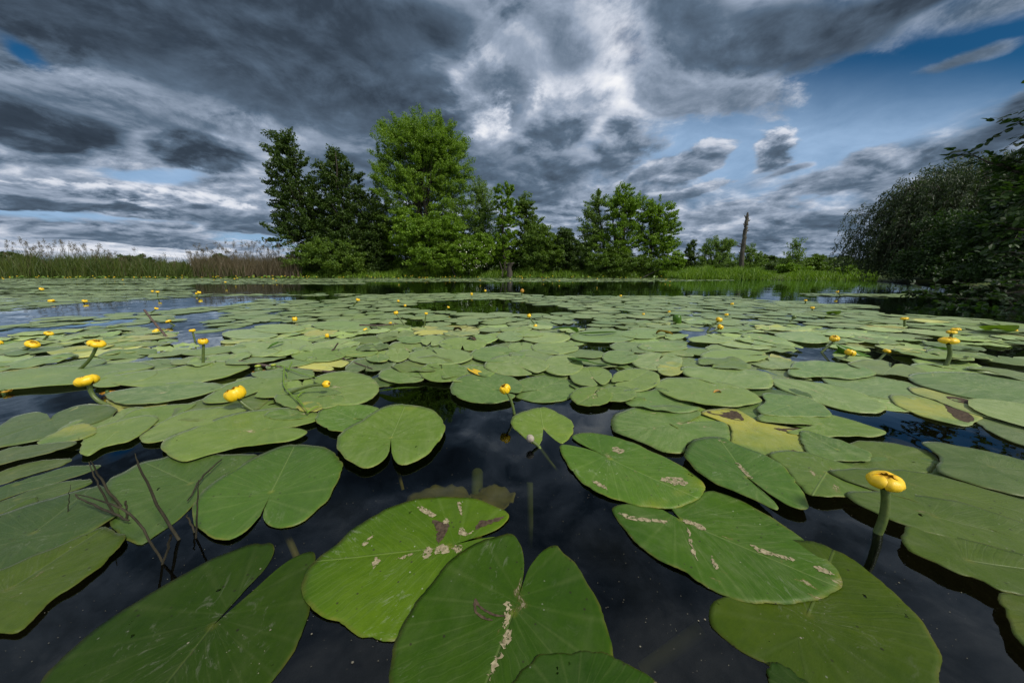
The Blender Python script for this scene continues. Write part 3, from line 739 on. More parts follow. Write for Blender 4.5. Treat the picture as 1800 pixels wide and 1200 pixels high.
def bank_pts(p0, p1, off0, off1, n, jit=1.0):
    """points on the land side of the shore between photo columns p0..p1"""
    px = rng.uniform(p0, p1, n); out = np.zeros((n, 3))
    sx = np.array([PX(*p)[0] for p in SHORE[:14]]); Yv = SHORE[:14, 1]
    Y = np.interp(px, sx, Yv) + rng.uniform(off0, off1, n)
    for i in range(n):
        d = ray(px[i], 480); out[i] = (d[0]*Y[i]/d[1], Y[i], 0)
    out[:, 2] = np.maximum(land_z(out[:, :2]), -0.05)-0.02
    return out
def stuff(name, V, F, mat, label, cat):
    o = link(name, np_mesh(name, V, F, False), M[mat]); return tag(o, label, cat, kind='stuff')
P = bank_pts(-500, 430, -0.4, 5.0, 17000)
pxs = np.array([PX(p[0], p[1], 0)[0] for p in P])
hh = np.interp(pxs, [-500, 0, 60, 130, 250, 330, 420, 520], [1.4, 1.4, 2.1, 1.8, 1.6, 1.2, 1.4, 1.4])*(0.62+0.38*np.abs(np.sin(pxs*0.05+np.sin(pxs*0.021)*2))+0.10*np.sin(pxs*0.31))*0.88
V, F, T = blades(P, hh, 0.040, 0.26, bias=(0.10, 0)); stuff('reed_bed', V, F, 'reed', 'tall green reeds growing along the left bank', 'reeds')
P = bank_pts(340, 530, -0.4, 4.5, 5200); P2 = bank_pts(-300, 420, 0, 4.0, 1100); P = np.concatenate([P, P2])
V, F, T = blades(P, 1.45, 0.030, 0.22, bias=(0.08, 0)); stuff('dry_reed_bed', V, F, 'tanreed', 'dry tan reeds at the left bank, thickest beside the leftmost tree', 'reeds')
# flowering reed stalks with feathery plumes
P = np.concatenate([bank_pts(-100, 300, 0.2, 3.5, 60), bank_pts(55, 200, 0.2, 3, 45), bank_pts(330, 520, 0.2, 3.5, 95)])
V, F, T = blades(P, np.interp(P[:, 0]/P[:, 1], [-1.5, -1.3, -1.0, -0.8], [2.3, 2.2, 1.6, 2.25]), 0.022, 0.09, bias=(0.10, 0)); V2, F2 = [], []
C = (T[:, None, :] + np.array([0.07, 0, -0.08]) + rng.normal(size=(len(T), 44, 3))*np.array([0.060, 0.04, 0.095])).reshape(-1, 3)
V2, F2 = leaf_quads(C, 0.095, 0.030, dirs=np.tile([0.7, 0, -0.3], (len(C), 1)))
stuff('reed_plumes', np.concatenate([V, V2]), [F, F2+len(V)], 'plume', 'feathery brown seed plumes rising above the reeds', 'reeds')
P = bank_pts(520, 1180, -0.3, 3.0, 9000)
V, F, T = blades(P, 0.55*(0.6+0.6*np.abs(np.sin(P[:, 0]*1.3)*np.sin(P[:, 0]*0.37+1))), 0.045, 0.35); stuff('bank_grass', V, F, 'grass', 'bright green grass along the far bank under the trees', 'grass')
P = bank_pts(1160, 1545, -0.3, 4.0, 12000); pxs = np.array([PX(p[0], p[1], 0)[0] for p in P])
hh = np.interp(pxs, [1160, 1200, 1290, 1340, 1360, 1375, 1400, 1545], [0.5, 0.55, 0.55, 0.40, 0.14, 0.08, 0.30, 0.25])*(0.7+0.5*np.abs(np.sin(pxs*0.11)*np.sin(pxs*0.037)))
V, F, T = blades(P, hh, 0.04, 0.35); stuff('bank_herbs', V, F, 'grass', 'lush green herbs along the right far bank', 'plants')
P = bank_pts(1000, 1545, 4, 22, 9000)
V, F, T = blades(P, 0.25, 0.06, 0.3); stuff('meadow_grass', V, F, 'grass', 'meadow grass behind the far bank', 'grass')

# ---- the big drooping willow on the right
def right_willow():
    Y = 12.6
    out = [(1516,447),(1526,420),(1540,392),(1556,362),(1574,338),(1598,316),(1620,302),(1655,290),(1690,276),(1730,268),(1790,262),(1850,258),(1920,290),(2000,330)]
    base = AT(1700, 480, 13.2); base[2] = 0.1
    root = empty('weeping_willow', tuple(base), 'large dusky grey-green drooping willow at the right edge of the pond', 'tree')
    cen = AT(1730, 440, Y+0.6)
    starts = []; 
    n = 2100
    t = rng.random(n); idx = t*(len(out)-1); i0 = idx.astype(int); fr = (idx-i0)[:, None]
    O = np.array([AT(a, b, Y) for a, b in out]); E = O[i0]*(1-fr) + O[np.minimum(i0+1, len(out)-1)]*fr
    k = rng.random(n)**0.42
    S = cen + (E-cen)*k[:, None]*rng.uniform(0.86, 1.0, n)[:, None]
    S[:, 1] = Y + rng.normal(size=n)*1.5*np.sqrt(1.15-k)
    rad = unit(S-cen)
    P = []; D = []; mb2 = MB()
    for q in range(n):
        L = rng.uniform(0.6, 1.5); m = 12
        s = np.linspace(0, 1, m)[:, None]
        outw = np.array([rad[q, 0]*0.45-0.12, rad[q, 1]*0.5, 0.30*max(rad[q, 2], 0)])
        cur = S[q] + outw*L*s*0.55 + np.array([0, 0, -1])*L*0.75*s**1.8
        cur = cur[cur[:, 2] > 0.06]
        if len(cur) < 3: continue
        if q % 4 == 0: mb2.tube(np.vstack([cen-base+(cur[0]-cen)*0.25, cur-base]), np.linspace(0.010, 0.002, len(cur)+1), 3, False)
        d = np.gradient(cur, axis=0)
        for r in range(3):
            P.append(cur + rng.normal(size=cur.shape)*0.05); D.append(unit(d))
    P = np.concatenate(P)-base; D = np.concatenate(D)
    fill, _ = env_points([(1730,420,150,70),(1640,410,80,60),(1600,430,70,50),(1560,455,44,30),(1690,330,90,44),(1620,350,50,34),(1760,360,110,50),(1580,470,50,22),(1900,420,140,90)], Y+0.9, 1500, 0.5)
    fill = fill[fill[:, 2] > 0.15]
    tops = [AT(1700, 330, Y+0.5), AT(1620, 360, Y), AT(1780, 330, Y+0.8), AT(1860, 350, Y)]
    for tp in tops:
        tt = np.linspace(0, 1, 8)[:, None]; c = (1-tt)**2*np.zeros(3)+2*tt*(1-tt)*np.array([(tp-base)[0]*0.3, 0, (tp-base)[2]*0.6])+tt*tt*(tp-base)
        c[0, 2] -= 0.3; mb2.tube(c, np.linspace(0.20, 0.02, 8), 8)
        for w in S[rng.choice(n, 45)]:
            a = c[rng.integers(3, 7)]; tt2 = np.linspace(0, 1, 5)[:, None]; mid = (a+w-base)/2+np.array([0, 0, 0.25])
            mb2.tube((1-tt2)**2*a+2*tt2*(1-tt2)*mid+tt2**2*(w-base), np.linspace(0.035, 0.006, 5), 4, False)
    link('trunk', mb2.mesh('trunk'), M['bark'], root)
    V1, F1 = leaf_quads(P, 0.125, 0.030, dirs=D, jit=0.9)
    V2, F2 = leaf_quads(crown_leaves(fill, fill, 44, 0.34, 0.8)-base, 0.12, 0.042)
    link('crown', np_mesh('crown', np.concatenate([V1, V2]), [F1, F2+len(V1)], False), M['dusky'], root)
right_willow()
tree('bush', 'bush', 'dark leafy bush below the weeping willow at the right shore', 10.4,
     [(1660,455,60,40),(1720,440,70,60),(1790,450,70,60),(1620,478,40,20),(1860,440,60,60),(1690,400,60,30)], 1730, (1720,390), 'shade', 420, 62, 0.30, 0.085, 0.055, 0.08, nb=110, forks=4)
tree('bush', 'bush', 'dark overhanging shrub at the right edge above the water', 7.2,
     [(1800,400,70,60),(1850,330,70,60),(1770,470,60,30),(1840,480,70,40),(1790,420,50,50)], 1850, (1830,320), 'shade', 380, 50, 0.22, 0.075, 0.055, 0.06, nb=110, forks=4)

# ---- near alder on the right: twigs carrying individual broad leaves
def broad_leaves(P, D, L, Wd, flat=0.5):
    n = len(P); L = L*rng.uniform(0.65, 1.2, n); Wd = Wd*rng.uniform(0.75, 1.15, n)
    D = unit(D); up = np.stack([rng.normal(size=n)*flat, rng.normal(size=n)*flat, np.ones(n)], -1)
    S = unit(np.cross(D, up)); N = np.cross(S, D)
    prof = [(0, 0), (0.25, 0.36), (0.55, 0.5), (0.85, 0.33), (1.0, 0.0)]
    rows = []
    for t, w in prof:
        c = P + D*(L*t)[:, None] - N*(0.10*L*t*t)[:, None]
        for sgn in ((-1, 0, 1) if 0 < t < 1 else (0,)):
            rows.append(c + S*(Wd*w*sgn)[:, None] + N*(abs(sgn)*0.12*Wd*w*2)[:, None])
    V = np.stack(rows, 1).reshape(-1, 3)      # 0 | 1 2 3 | 4 5 6 | 7 8 9 | 10
    q = np.array([[1,2,5,4],[2,3,6,5],[4,5,8,7],[5,6,9,8]]); tr = np.array([[0,2,1],[0,3,2],[7,8,10],[8,9,10]])
    b = np.arange(n)[:, None, None]*11
    return V, [(b+tr[None]).reshape(-1, 3), (b+q[None]).reshape(-1, 4)]
def twig_tree(name, label, base, mains, tw_n, tw_len, Lf, Wf, r0, mat, droop=0.2, per=9):
    root = empty(name, tuple(base), label, 'tree'); base = np.array(base)
    mb = MB(); P = []; D = []
    for pts in mains:
        pts = np.array(pts); n = 14; s = np.linspace(0, 1, len(pts)); t = np.linspace(0, 1, n)
        c = np.column_stack([np.interp(t, s, pts[:, k]) for k in range(3)]) + rng.normal(size=(n, 3))*0.012
        mb.tube(c-base, np.linspace(r0, r0*0.12, n), 6)
        ax = unit(pts[-1]-pts[0])
        for j in range(tw_n):
            k = rng.uniform(0.12, 1.0)**0.8; a = np.array([np.interp(k, t, c[:, q]) for q in range(3)])
            d = unit(ax*0.7 + rng.normal(size=3)*np.array([0.6, 0.6, 0.5])); ln = tw_len*rng.uniform(0.4, 1.2)*(1.15-0.6*k)
            m = 7; tt = np.linspace(0, 1, m)[:, None]
            cc = a + d*ln*tt + np.array([0, 0, -droop])*ln*tt**2 + np.array([0, 0, 0.08])*ln*tt
            mb.tube(cc-base, np.linspace(0.0035, 0.0012, m), 4, False)
            for w in range(per):
                u = (w+0.6)/per; pp = a + d*ln*u + np.array([0, 0, -droop])*ln*u*u
                sd = unit(np.cross(d, [0, 0, 1]))*(1 if w % 2 else -1)
                P.append(pp); D.append(unit(d*0.7 + sd*0.8 + np.array([0, 0, -0.15]) + rng.normal(size=3)*0.3))
            P.append(a+d*ln+np.array([0, 0, -droop])*ln); D.append(d)
    link('branches', mb.mesh('branches'), M['bark'], root)
    V, F = broad_leaves(np.array(P)-base, np.array(D), Lf, Wf)
    link('leaves', np_mesh('leaves', V, F, False), M[mat], root)
    return root
def A(px, py, Y): return AT(px, py, Y)
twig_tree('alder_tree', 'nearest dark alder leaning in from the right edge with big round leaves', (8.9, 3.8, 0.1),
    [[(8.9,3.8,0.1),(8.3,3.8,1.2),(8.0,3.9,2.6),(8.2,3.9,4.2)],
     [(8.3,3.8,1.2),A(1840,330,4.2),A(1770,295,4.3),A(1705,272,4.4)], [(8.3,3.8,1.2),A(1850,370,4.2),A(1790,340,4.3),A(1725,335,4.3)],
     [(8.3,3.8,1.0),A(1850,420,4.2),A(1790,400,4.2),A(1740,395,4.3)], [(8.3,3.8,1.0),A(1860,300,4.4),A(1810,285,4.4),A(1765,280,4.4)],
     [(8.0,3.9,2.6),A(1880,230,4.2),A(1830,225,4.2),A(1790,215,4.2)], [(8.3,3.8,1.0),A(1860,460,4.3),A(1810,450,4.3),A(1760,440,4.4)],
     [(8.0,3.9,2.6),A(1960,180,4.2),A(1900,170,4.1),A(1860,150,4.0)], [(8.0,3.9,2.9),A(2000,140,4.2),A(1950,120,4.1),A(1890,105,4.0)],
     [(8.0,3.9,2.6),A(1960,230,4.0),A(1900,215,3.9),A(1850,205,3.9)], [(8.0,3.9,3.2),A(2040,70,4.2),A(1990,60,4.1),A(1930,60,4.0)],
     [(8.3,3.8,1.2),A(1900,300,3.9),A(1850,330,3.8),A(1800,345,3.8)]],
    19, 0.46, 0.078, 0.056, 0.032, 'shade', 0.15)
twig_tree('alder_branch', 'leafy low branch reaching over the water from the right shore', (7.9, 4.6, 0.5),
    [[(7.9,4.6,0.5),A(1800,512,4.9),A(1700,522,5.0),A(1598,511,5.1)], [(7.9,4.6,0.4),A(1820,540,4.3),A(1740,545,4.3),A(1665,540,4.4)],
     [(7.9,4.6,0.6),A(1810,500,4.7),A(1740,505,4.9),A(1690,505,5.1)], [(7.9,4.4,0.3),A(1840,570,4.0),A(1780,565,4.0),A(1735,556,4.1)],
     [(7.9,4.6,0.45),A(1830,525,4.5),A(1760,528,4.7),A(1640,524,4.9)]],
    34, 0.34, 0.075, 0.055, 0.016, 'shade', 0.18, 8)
bpy.data.objects['alder_branch']['category'] = 'branch'

# ------------------------------------------------------------------ lily pads
prs = random.Random(11); rng = np.random.default_rng(21)
def smooth_closed(pts, n):
    pts = np.asarray(pts, float); m = len(pts)
    out = []
    for i in range(m):
        p0, p1, p2, p3 = pts[(i-1) % m], pts[i], pts[(i+1) % m], pts[(i+2) % m]
        for t in np.linspace(0, 1, 6, endpoint=False):
            out.append(0.5*((2*p1)+(p2-p0)*t+(2*p0-5*p1+4*p2-p3)*t*t+(3*p1-p0-3*p2+p3)*t**3))
    return resample(np.array(out + [out[0]]), n+1)[:-1]
def smooth_open(pts, n):
    pts = np.asarray(pts, float); q = np.vstack([2*pts[0]-pts[1], pts, 2*pts[-1]-pts[-2]]); out = []
    for i in range(1, len(q)-2):
        p0, p1, p2, p3 = q[i-1], q[i], q[i+1], q[i+2]
        for t in np.linspace(0, 1, 6, endpoint=False):
            out.append(0.5*((2*p1)+(p2-p0)*t+(2*p0-5*p1+4*p2-p3)*t*t+(3*p1-p0-3*p2+p3)*t**3))
    out.append(pts[-1]); return resample(np.array(out), n)
def resample(P, n):
    d = np.concatenate([[0], np.cumsum(np.linalg.norm(np.diff(P, axis=0), axis=1))])
    s = np.linspace(0, d[-1], n); return np.column_stack([np.interp(s, d, P[:, k]) for k in range(P.shape[1])])
def pad_geom(outline, apex, tipdir, rings, seed, wav=0.0022, thick=0.0012, cup=0.0, tilt=(0, 0), zmin=None, curl=0.012, nib=1.0):
    """outline (n,2) in metres; first point is the sinus apex when open. returns local verts, faces, leaf coords, rim"""
    r = np.random.default_rng(seed)
    O = outline - apex; n = len(O)
    # nibbled and slightly ragged margin
    kk = np.arange(n); ln = np.linalg.norm(O, axis=1)+1e-9; per = np.linalg.norm(np.diff(O, axis=0), axis=1).sum()
    sh = 0.0012*np.sin(kk*2*math.pi*7/n+r.uniform(0, 6)) + 0.0009*np.sin(kk*2*math.pi*17/n+r.uniform(0, 6)) + r.normal(size=n)*0.00035
    for _ in range(r.integers(1, 5)):
        c0 = r.integers(int(n*0.12), int(n*0.88)); wd = r.uniform(0.003, 0.009)/(per/n); sh -= nib*r.uniform(0.002, 0.006)*np.exp(-((kk-c0)/max(wd, 0.7))**2)
    sh[:3] = 0; sh[-3:] = 0; O = O*(1+sh/ln)[:, None]
    c, s = tipdir; rot = np.array([[s, -c], [c, s]])      # x = lateral, y = along the midrib
    L = O @ rot.T
    S = (np.arange(1, rings+1)/rings)**0.8
    pts = [np.zeros((1, 2))] + [L*k for k in S]
    P = np.vstack(pts); rr = np.concatenate([[0]] + [np.full(n, k) for k in S])
    size = max(np.ptp(L[:, 0]), np.ptp(L[:, 1]))
    f = 2*math.pi/size; a = r.uniform(0, 6.28, 6)
    z = wav*rr*(np.sin(P[:, 0]*f*1.3+P[:, 1]*f*0.6+a[0]) + 0.7*np.sin(P[:, 1]*f*1.9-P[:, 0]*f*0.8+a[1]) + 0.5*rr*np.sin(P[:, 0]*f*3.7+a[2])*np.sin(P[:, 1]*f*3.1+a[3]))
    z += wav*0.8*(rr**8)*np.sin(np.arctan2(P[:, 1], P[:, 0])*9+a[4])*r.uniform(0.3, 1.2)
    th = np.arctan2(P[:, 1], P[:, 0])
    z += curl*size*rr**9*np.clip(np.sin(th*r.integers(1, 4)+a[5]), 0, 1)**3
    z += -0.0012*np.exp(-(P[:, 0]/0.006)**2)*np.where(P[:, 1] > 0, 1, 0) + cup*rr**3*size
    z += P[:, 0]*tilt[0] + P[:, 1]*tilt[1]
    if zmin is not None: z = np.maximum(z, zmin)
    V = np.column_stack([P, z])
    j = np.arange(n); j2 = (j+1) % n
    F3 = np.stack([np.zeros(n, int), 1+j, 1+j2], -1); F4 = []
    for k in range(rings-1):
        b = 1+k*n; F4.append(np.stack([b+j, b+n+j, b+n+j2, b+j2], -1))
    # rim skirt gives the leaf its thickness
    b = 1+(rings-1)*n; lo = V[b:b+n].copy(); lo[:, :2] *= 0.997; lo[:, 2] -= thick
    V2 = np.vstack([V, lo]); b2 = len(V)
    F4.append(np.stack([b+j, b2+j, b2+j2, b+j2], -1))
    leaf = np.column_stack([V2[:, 0], V2[:, 1], np.zeros(len(V2))]); rim = np.concatenate([rr, np.ones(n)])
    return V2, F3, np.concatenate(F4), leaf, rim
def pad_mesh_from(name, g):
    V, F3, F4, leaf, rim = g
    me = np_mesh(name, V, [F3, F4], True); vattr(me, 'leaf', leaf); fattr(me, 'rim', rim); me.materials.append(M['pad'])
    return me
# -- leaves read from the photograph: outline in photo pixels, laid on the water plane.
#    'a' = sinus apex (outline starts there when the notch is in view); otherwise c = attachment
def E(px, py, rx, ry, rot=0, notch=None, gap=7):
    """an oval leaf: projected ellipse with a notch towards image angle 'notch' (deg, 0 right, 90 up)"""
    t = np.linspace(0, 2*math.pi, 40, endpoint=False); cr, sr = math.cos(R(rot)), math.sin(R(rot))
    x = rx*np.cos(t); y = -ry*np.sin(t)
    pts = np.column_stack([px + x*cr - y*sr, py + x*sr + y*cr])
    W_ = np.array([G(a, b) for a, b in pts]); c = np.array(G(px, py))
    if notch is None: notch = prs.uniform(0, 360)
    i = int(round((notch % 360)/360*40)) % 40
    W_ = np.roll(W_, -i, axis=0)
    ap = c + (W_[0]-c)*0.24
    d = unit(W_[0]-c); s = np.array([-d[1], d[0]]); R0 = np.linalg.norm(W_[0]-c)
    s = s*np.sign(np.dot(W_[2]-W_[0], s)+1e-9)
    body = W_[2:-1]
    st = W_[0]*0.93+c*0.07 + s*R0*0.07; en = W_[0]*0.93+c*0.07 - s*R0*0.07
    m1 = ap*0.55+st*0.45 + s*R0*0.0; m2 = ap*0.55+en*0.45
    return dict(w=np.vstack([m1, st, body, en, m2]), ap=ap)
def T(pts, c=None):
    """traced outline; first point is the sinus apex unless c (attachment pixel) is given"""
    W_ = np.array([G(*p) for p in pts])
    if c is None: return dict(w=W_[1:], ap=W_[0])
    return dict(w=W_, ap=np.array(G(*c)), closed=True)
PADS = []   # (label, yellow, scar, bright, shape); low bright at the edges paints a vignette
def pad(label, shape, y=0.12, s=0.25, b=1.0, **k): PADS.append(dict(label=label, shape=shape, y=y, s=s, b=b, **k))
# ---- left side, back to front
pad('leaf at the far left edge above the blue-grey open water', T([(-120,690),(0,660),(60,651),(135,647),(180,645),(250,641),(272,650),(215,662),(170,676),(100,684),(20,690),(-60,700)], (120,666)), b=0.85)
pad('leaf just behind the second-left bent flower, pointing right', T([(165,682),(190,662),(222,655),(260,654),(278,658),(270,668),(240,677),(205,684),(180,686)], (225,668)), b=0.9)
pad('long leaf behind the upright bud, left of the brown seed heads', T([(180,670),(240,660),(300,653),(345,643),(400,640),(438,648),(430,656),(400,668),(340,681),(300,687),(240,686),(200,680)], (340,662)), b=0.9)
pad('long leaf running from the second-left flower foot to the right', T([(187,702),(192,696),(260,684),(330,677),(385,681),(396,687),(350,702),(300,711),(240,718),(203,713)], (290,697)), b=0.9)
pad('leaf under the orange-yellow flower head left of centre', T([(455,694),(430,703),(402,712),(372,716),(357,711),(375,695),(410,678),(450,668),(500,668),(505,680),(495,700),(470,706),(448,703)]), b=0.95)
pad('leaf under the green trailing weed', T([(445,660),(470,656),(510,652),(545,655),(553,662),(545,670),(500,674),(470,673),(446,666)], (500,664)), s=0.4, b=0.9)
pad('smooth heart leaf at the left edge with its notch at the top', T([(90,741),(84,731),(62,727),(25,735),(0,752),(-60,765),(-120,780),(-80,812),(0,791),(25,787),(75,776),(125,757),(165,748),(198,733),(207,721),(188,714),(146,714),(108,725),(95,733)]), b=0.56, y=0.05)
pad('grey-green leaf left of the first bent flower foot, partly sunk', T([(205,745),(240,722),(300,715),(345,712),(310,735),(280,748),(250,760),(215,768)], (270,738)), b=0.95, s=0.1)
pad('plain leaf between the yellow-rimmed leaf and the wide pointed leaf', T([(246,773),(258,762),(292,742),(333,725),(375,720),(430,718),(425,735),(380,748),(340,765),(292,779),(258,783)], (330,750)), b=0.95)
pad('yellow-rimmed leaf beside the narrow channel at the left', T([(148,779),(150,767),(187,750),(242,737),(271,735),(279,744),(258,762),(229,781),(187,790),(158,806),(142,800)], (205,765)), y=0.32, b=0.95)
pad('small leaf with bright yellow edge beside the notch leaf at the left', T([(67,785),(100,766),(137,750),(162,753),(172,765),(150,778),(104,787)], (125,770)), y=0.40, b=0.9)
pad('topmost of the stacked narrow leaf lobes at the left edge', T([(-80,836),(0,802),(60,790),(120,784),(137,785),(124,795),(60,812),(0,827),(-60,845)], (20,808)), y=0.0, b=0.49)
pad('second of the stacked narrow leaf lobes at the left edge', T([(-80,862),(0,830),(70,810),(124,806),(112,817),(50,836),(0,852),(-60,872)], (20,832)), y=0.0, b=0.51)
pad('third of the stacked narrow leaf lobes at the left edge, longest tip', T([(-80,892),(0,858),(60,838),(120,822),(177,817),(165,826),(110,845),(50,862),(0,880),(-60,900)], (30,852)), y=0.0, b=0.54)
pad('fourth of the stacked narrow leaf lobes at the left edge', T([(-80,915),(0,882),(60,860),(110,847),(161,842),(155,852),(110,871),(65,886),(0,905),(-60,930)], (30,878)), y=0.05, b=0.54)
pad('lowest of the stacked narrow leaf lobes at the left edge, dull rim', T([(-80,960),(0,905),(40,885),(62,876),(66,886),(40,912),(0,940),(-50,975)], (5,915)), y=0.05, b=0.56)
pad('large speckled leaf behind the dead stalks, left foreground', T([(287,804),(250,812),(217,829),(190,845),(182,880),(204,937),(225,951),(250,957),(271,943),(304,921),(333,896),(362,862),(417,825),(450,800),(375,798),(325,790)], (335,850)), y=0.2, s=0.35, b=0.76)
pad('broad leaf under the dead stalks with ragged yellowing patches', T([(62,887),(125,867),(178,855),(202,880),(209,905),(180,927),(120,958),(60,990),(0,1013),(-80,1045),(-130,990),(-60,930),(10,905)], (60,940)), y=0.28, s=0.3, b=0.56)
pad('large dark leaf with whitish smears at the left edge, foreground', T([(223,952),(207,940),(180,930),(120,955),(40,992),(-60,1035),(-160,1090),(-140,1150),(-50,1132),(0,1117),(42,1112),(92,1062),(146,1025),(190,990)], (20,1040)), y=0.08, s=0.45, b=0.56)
pad('wide pointed leaf left of the central channel with a hole near its notch', T([(467,760),(508,757),(533,759),(541,766),(521,777),(479,785),(425,791),(375,802),(325,816),(296,806),(285,788),(300,773),(346,754),(400,735),(450,725),(500,722),(542,725),(567,737),(554,746),(521,755)]), y=0.22, s=0.3, b=1.05)
pad('large heart leaf left of centre with its notch facing the viewer', T([(477,866),(458,908),(437,933),(412,951),(392,955),(371,946),(346,926),(337,905),(346,880),(364,860),(400,832),(450,803),(492,786),(513,781),(540,783),(575,790),(596,805),(601,825),(583,871),(558,896),(529,920),(498,930),(475,926),(463,914),(465,896)]), y=0.16, s=0.3, b=1.05)
pad('small round leaf tucked behind the heart leaf left of the central channel', T([(625,742),(645,746),(652,750),(641,760),(604,765),(575,760),(556,746),(558,735),(567,723),(600,716),(633,716),(667,724),(675,735),(652,744)]), y=0.14, s=0.15, b=1.2)
pad('smooth heart leaf beside the central channel, notch facing the viewer', T([(688,777),(685,800),(679,811),(662,825),(642,831),(617,821),(597,801),(592,783),(604,764),(637,745),(667,725),(700,717),(746,722),(771,735),(782,754),(777,777),(758,801),(733,818),(708,826),(695,819),(689,803)]), y=0.16, s=0.35, b=1.15)
pad('largest bottom-left leaf with a long slit and yellow-green heart', tip=(262,1240), shape=T([(373,1101),(417,1050),(450,1017),(471,992),(483,967),(479,954),(458,955),(433,959),(375,983),(317,1012),(267,1042),(217,1071),(167,1108),(108,1158),(71,1200),(40,1270),(70,1360),(190,1400),(340,1340),(430,1262),(482,1196),(502,1167),(521,1133),(537,1096),(544,1067),(546,1030),(552,1000),(555,979),(545,971),(512,983),(479,1008),(442,1042),(417,1067)]), y=0.1, s=0.2, b=0.63, hero=1)
pad('bright leaf with tan scars in the foreground, partly under the front heart leaf', T([(790,962),(815,955),(842,949),(875,946),(890,956),(885,985),(840,1050),(770,1105),(696,1126),(646,1121),(617,1110),(592,1096),(567,1086),(542,1067),(533,1040),(537,1008),(558,983),(592,956),(625,928),(667,902),(700,887),(746,877),(792,874),(842,879),(875,896),(895,908),(887,921),(871,933),(842,944),(808,952)]), y=0.13, s=0.35, b=1.57, hero=1)
pad('front heart leaf at the bottom centre with its slit pointing away', tip=(850,1215), shape=T([(902,1081),(908,1062),(917,1029),(921,1000),(917,967),(908,950),(896,941),(870,946),(846,955),(800,983),(750,1037),(717,1087),(700,1121),(690,1167),(683,1200),(690,1270),(750,1345),(850,1375),(960,1340),(1040,1270),(1077,1190),(1077,1154),(1071,1117),(1054,1075),(1025,1017),(1008,990),(992,975),(977,962),(954,971),(933,996),(921,1023),(912,1055)]), y=0.12, s=0.55, b=1.15, hero=1)
pad('cut-off leaf at the bottom edge lying over the front heart leaf', T([(885,1230),(902,1200),(921,1179),(950,1160),(983,1152),(1033,1152),(1083,1160),(1104,1175),(1142,1198),(1190,1240),(1170,1310),(1080,1350),(960,1340),(900,1285)], (1030,1240)), y=0.1, s=0.35, b=1.0, hero=1)
# ---- right side
pad('ragged round leaf behind the grey bud, right of the central channel', T([(955,754),(953,773),(944,783),(921,769),(900,748),(902,731),(933,719),(958,717),(983,727),(1006,742),(1007,760),(992,779),(980,776),(966,765)]), y=0.25, s=0.1, b=1.2)
pad('wide finely veined leaf with dusty tan bloom right of the central channel', T([(1196,748),(1217,743),(1267,744),(1281,754),(1284,775),(1271,785),(1235,780),(1208,783),(1200,799),(1167,798),(1125,780),(1083,765),(1073,750),(1079,733),(1104,721),(1137,716),(1179,717),(1217,723),(1232,731),(1215,741)]), y=0.1, s=0.9, b=1.1)
pad('yellow and brown rotting leaf in the right foreground', T([(1231,729),(1250,724),(1290,722),(1335,745),(1387,755),(1418,765),(1427,785),(1410,801),(1375,805),(1335,805),(1300,796),(1284,785),(1284,755),(1265,743)], (1330,765)), y=0.58, s=0.5, b=1.1)
pad('large leaf right of the rotting yellow leaf, thin slit at its right', T([(1430,752),(1333,746),(1345,729),(1400,722),(1467,735),(1517,750),(1553,762),(1549,771),(1487,773),(1425,771),(1380,765)], (1440,750)), s=0.3, b=1.0)
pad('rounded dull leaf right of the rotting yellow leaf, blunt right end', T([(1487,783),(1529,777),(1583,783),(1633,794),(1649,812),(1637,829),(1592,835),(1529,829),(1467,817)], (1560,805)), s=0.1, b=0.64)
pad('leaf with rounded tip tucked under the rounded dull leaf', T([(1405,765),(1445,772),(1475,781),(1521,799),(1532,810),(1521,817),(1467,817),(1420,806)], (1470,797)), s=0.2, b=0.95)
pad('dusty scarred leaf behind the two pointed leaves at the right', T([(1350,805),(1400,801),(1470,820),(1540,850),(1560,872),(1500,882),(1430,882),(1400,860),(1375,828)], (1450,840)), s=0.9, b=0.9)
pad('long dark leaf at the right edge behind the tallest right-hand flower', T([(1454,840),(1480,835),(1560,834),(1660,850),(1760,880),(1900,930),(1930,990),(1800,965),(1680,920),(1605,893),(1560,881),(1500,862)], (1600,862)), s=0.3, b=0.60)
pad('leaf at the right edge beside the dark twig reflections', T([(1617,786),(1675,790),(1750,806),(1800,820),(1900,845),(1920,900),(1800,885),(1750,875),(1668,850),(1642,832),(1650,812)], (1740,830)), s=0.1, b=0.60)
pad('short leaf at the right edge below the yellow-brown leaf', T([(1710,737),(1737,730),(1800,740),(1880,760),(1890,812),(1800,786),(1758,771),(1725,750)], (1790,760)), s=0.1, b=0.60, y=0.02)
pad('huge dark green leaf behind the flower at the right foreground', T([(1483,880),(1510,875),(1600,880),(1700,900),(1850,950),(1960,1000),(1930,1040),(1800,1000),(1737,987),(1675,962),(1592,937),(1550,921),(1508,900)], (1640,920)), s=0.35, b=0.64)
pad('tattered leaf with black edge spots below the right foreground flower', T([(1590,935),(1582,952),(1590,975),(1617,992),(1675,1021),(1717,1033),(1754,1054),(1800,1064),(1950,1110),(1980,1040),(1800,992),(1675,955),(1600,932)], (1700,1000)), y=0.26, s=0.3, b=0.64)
pad('yellowing leaf cut by the bottom-right corner', T([(1752,1056),(1758,1083),(1771,1117),(1800,1158),(1900,1230),(1990,1160),(1950,1090),(1860,1068),(1800,1062)], (1850,1110)), y=0.42, s=0.2, b=0.60)
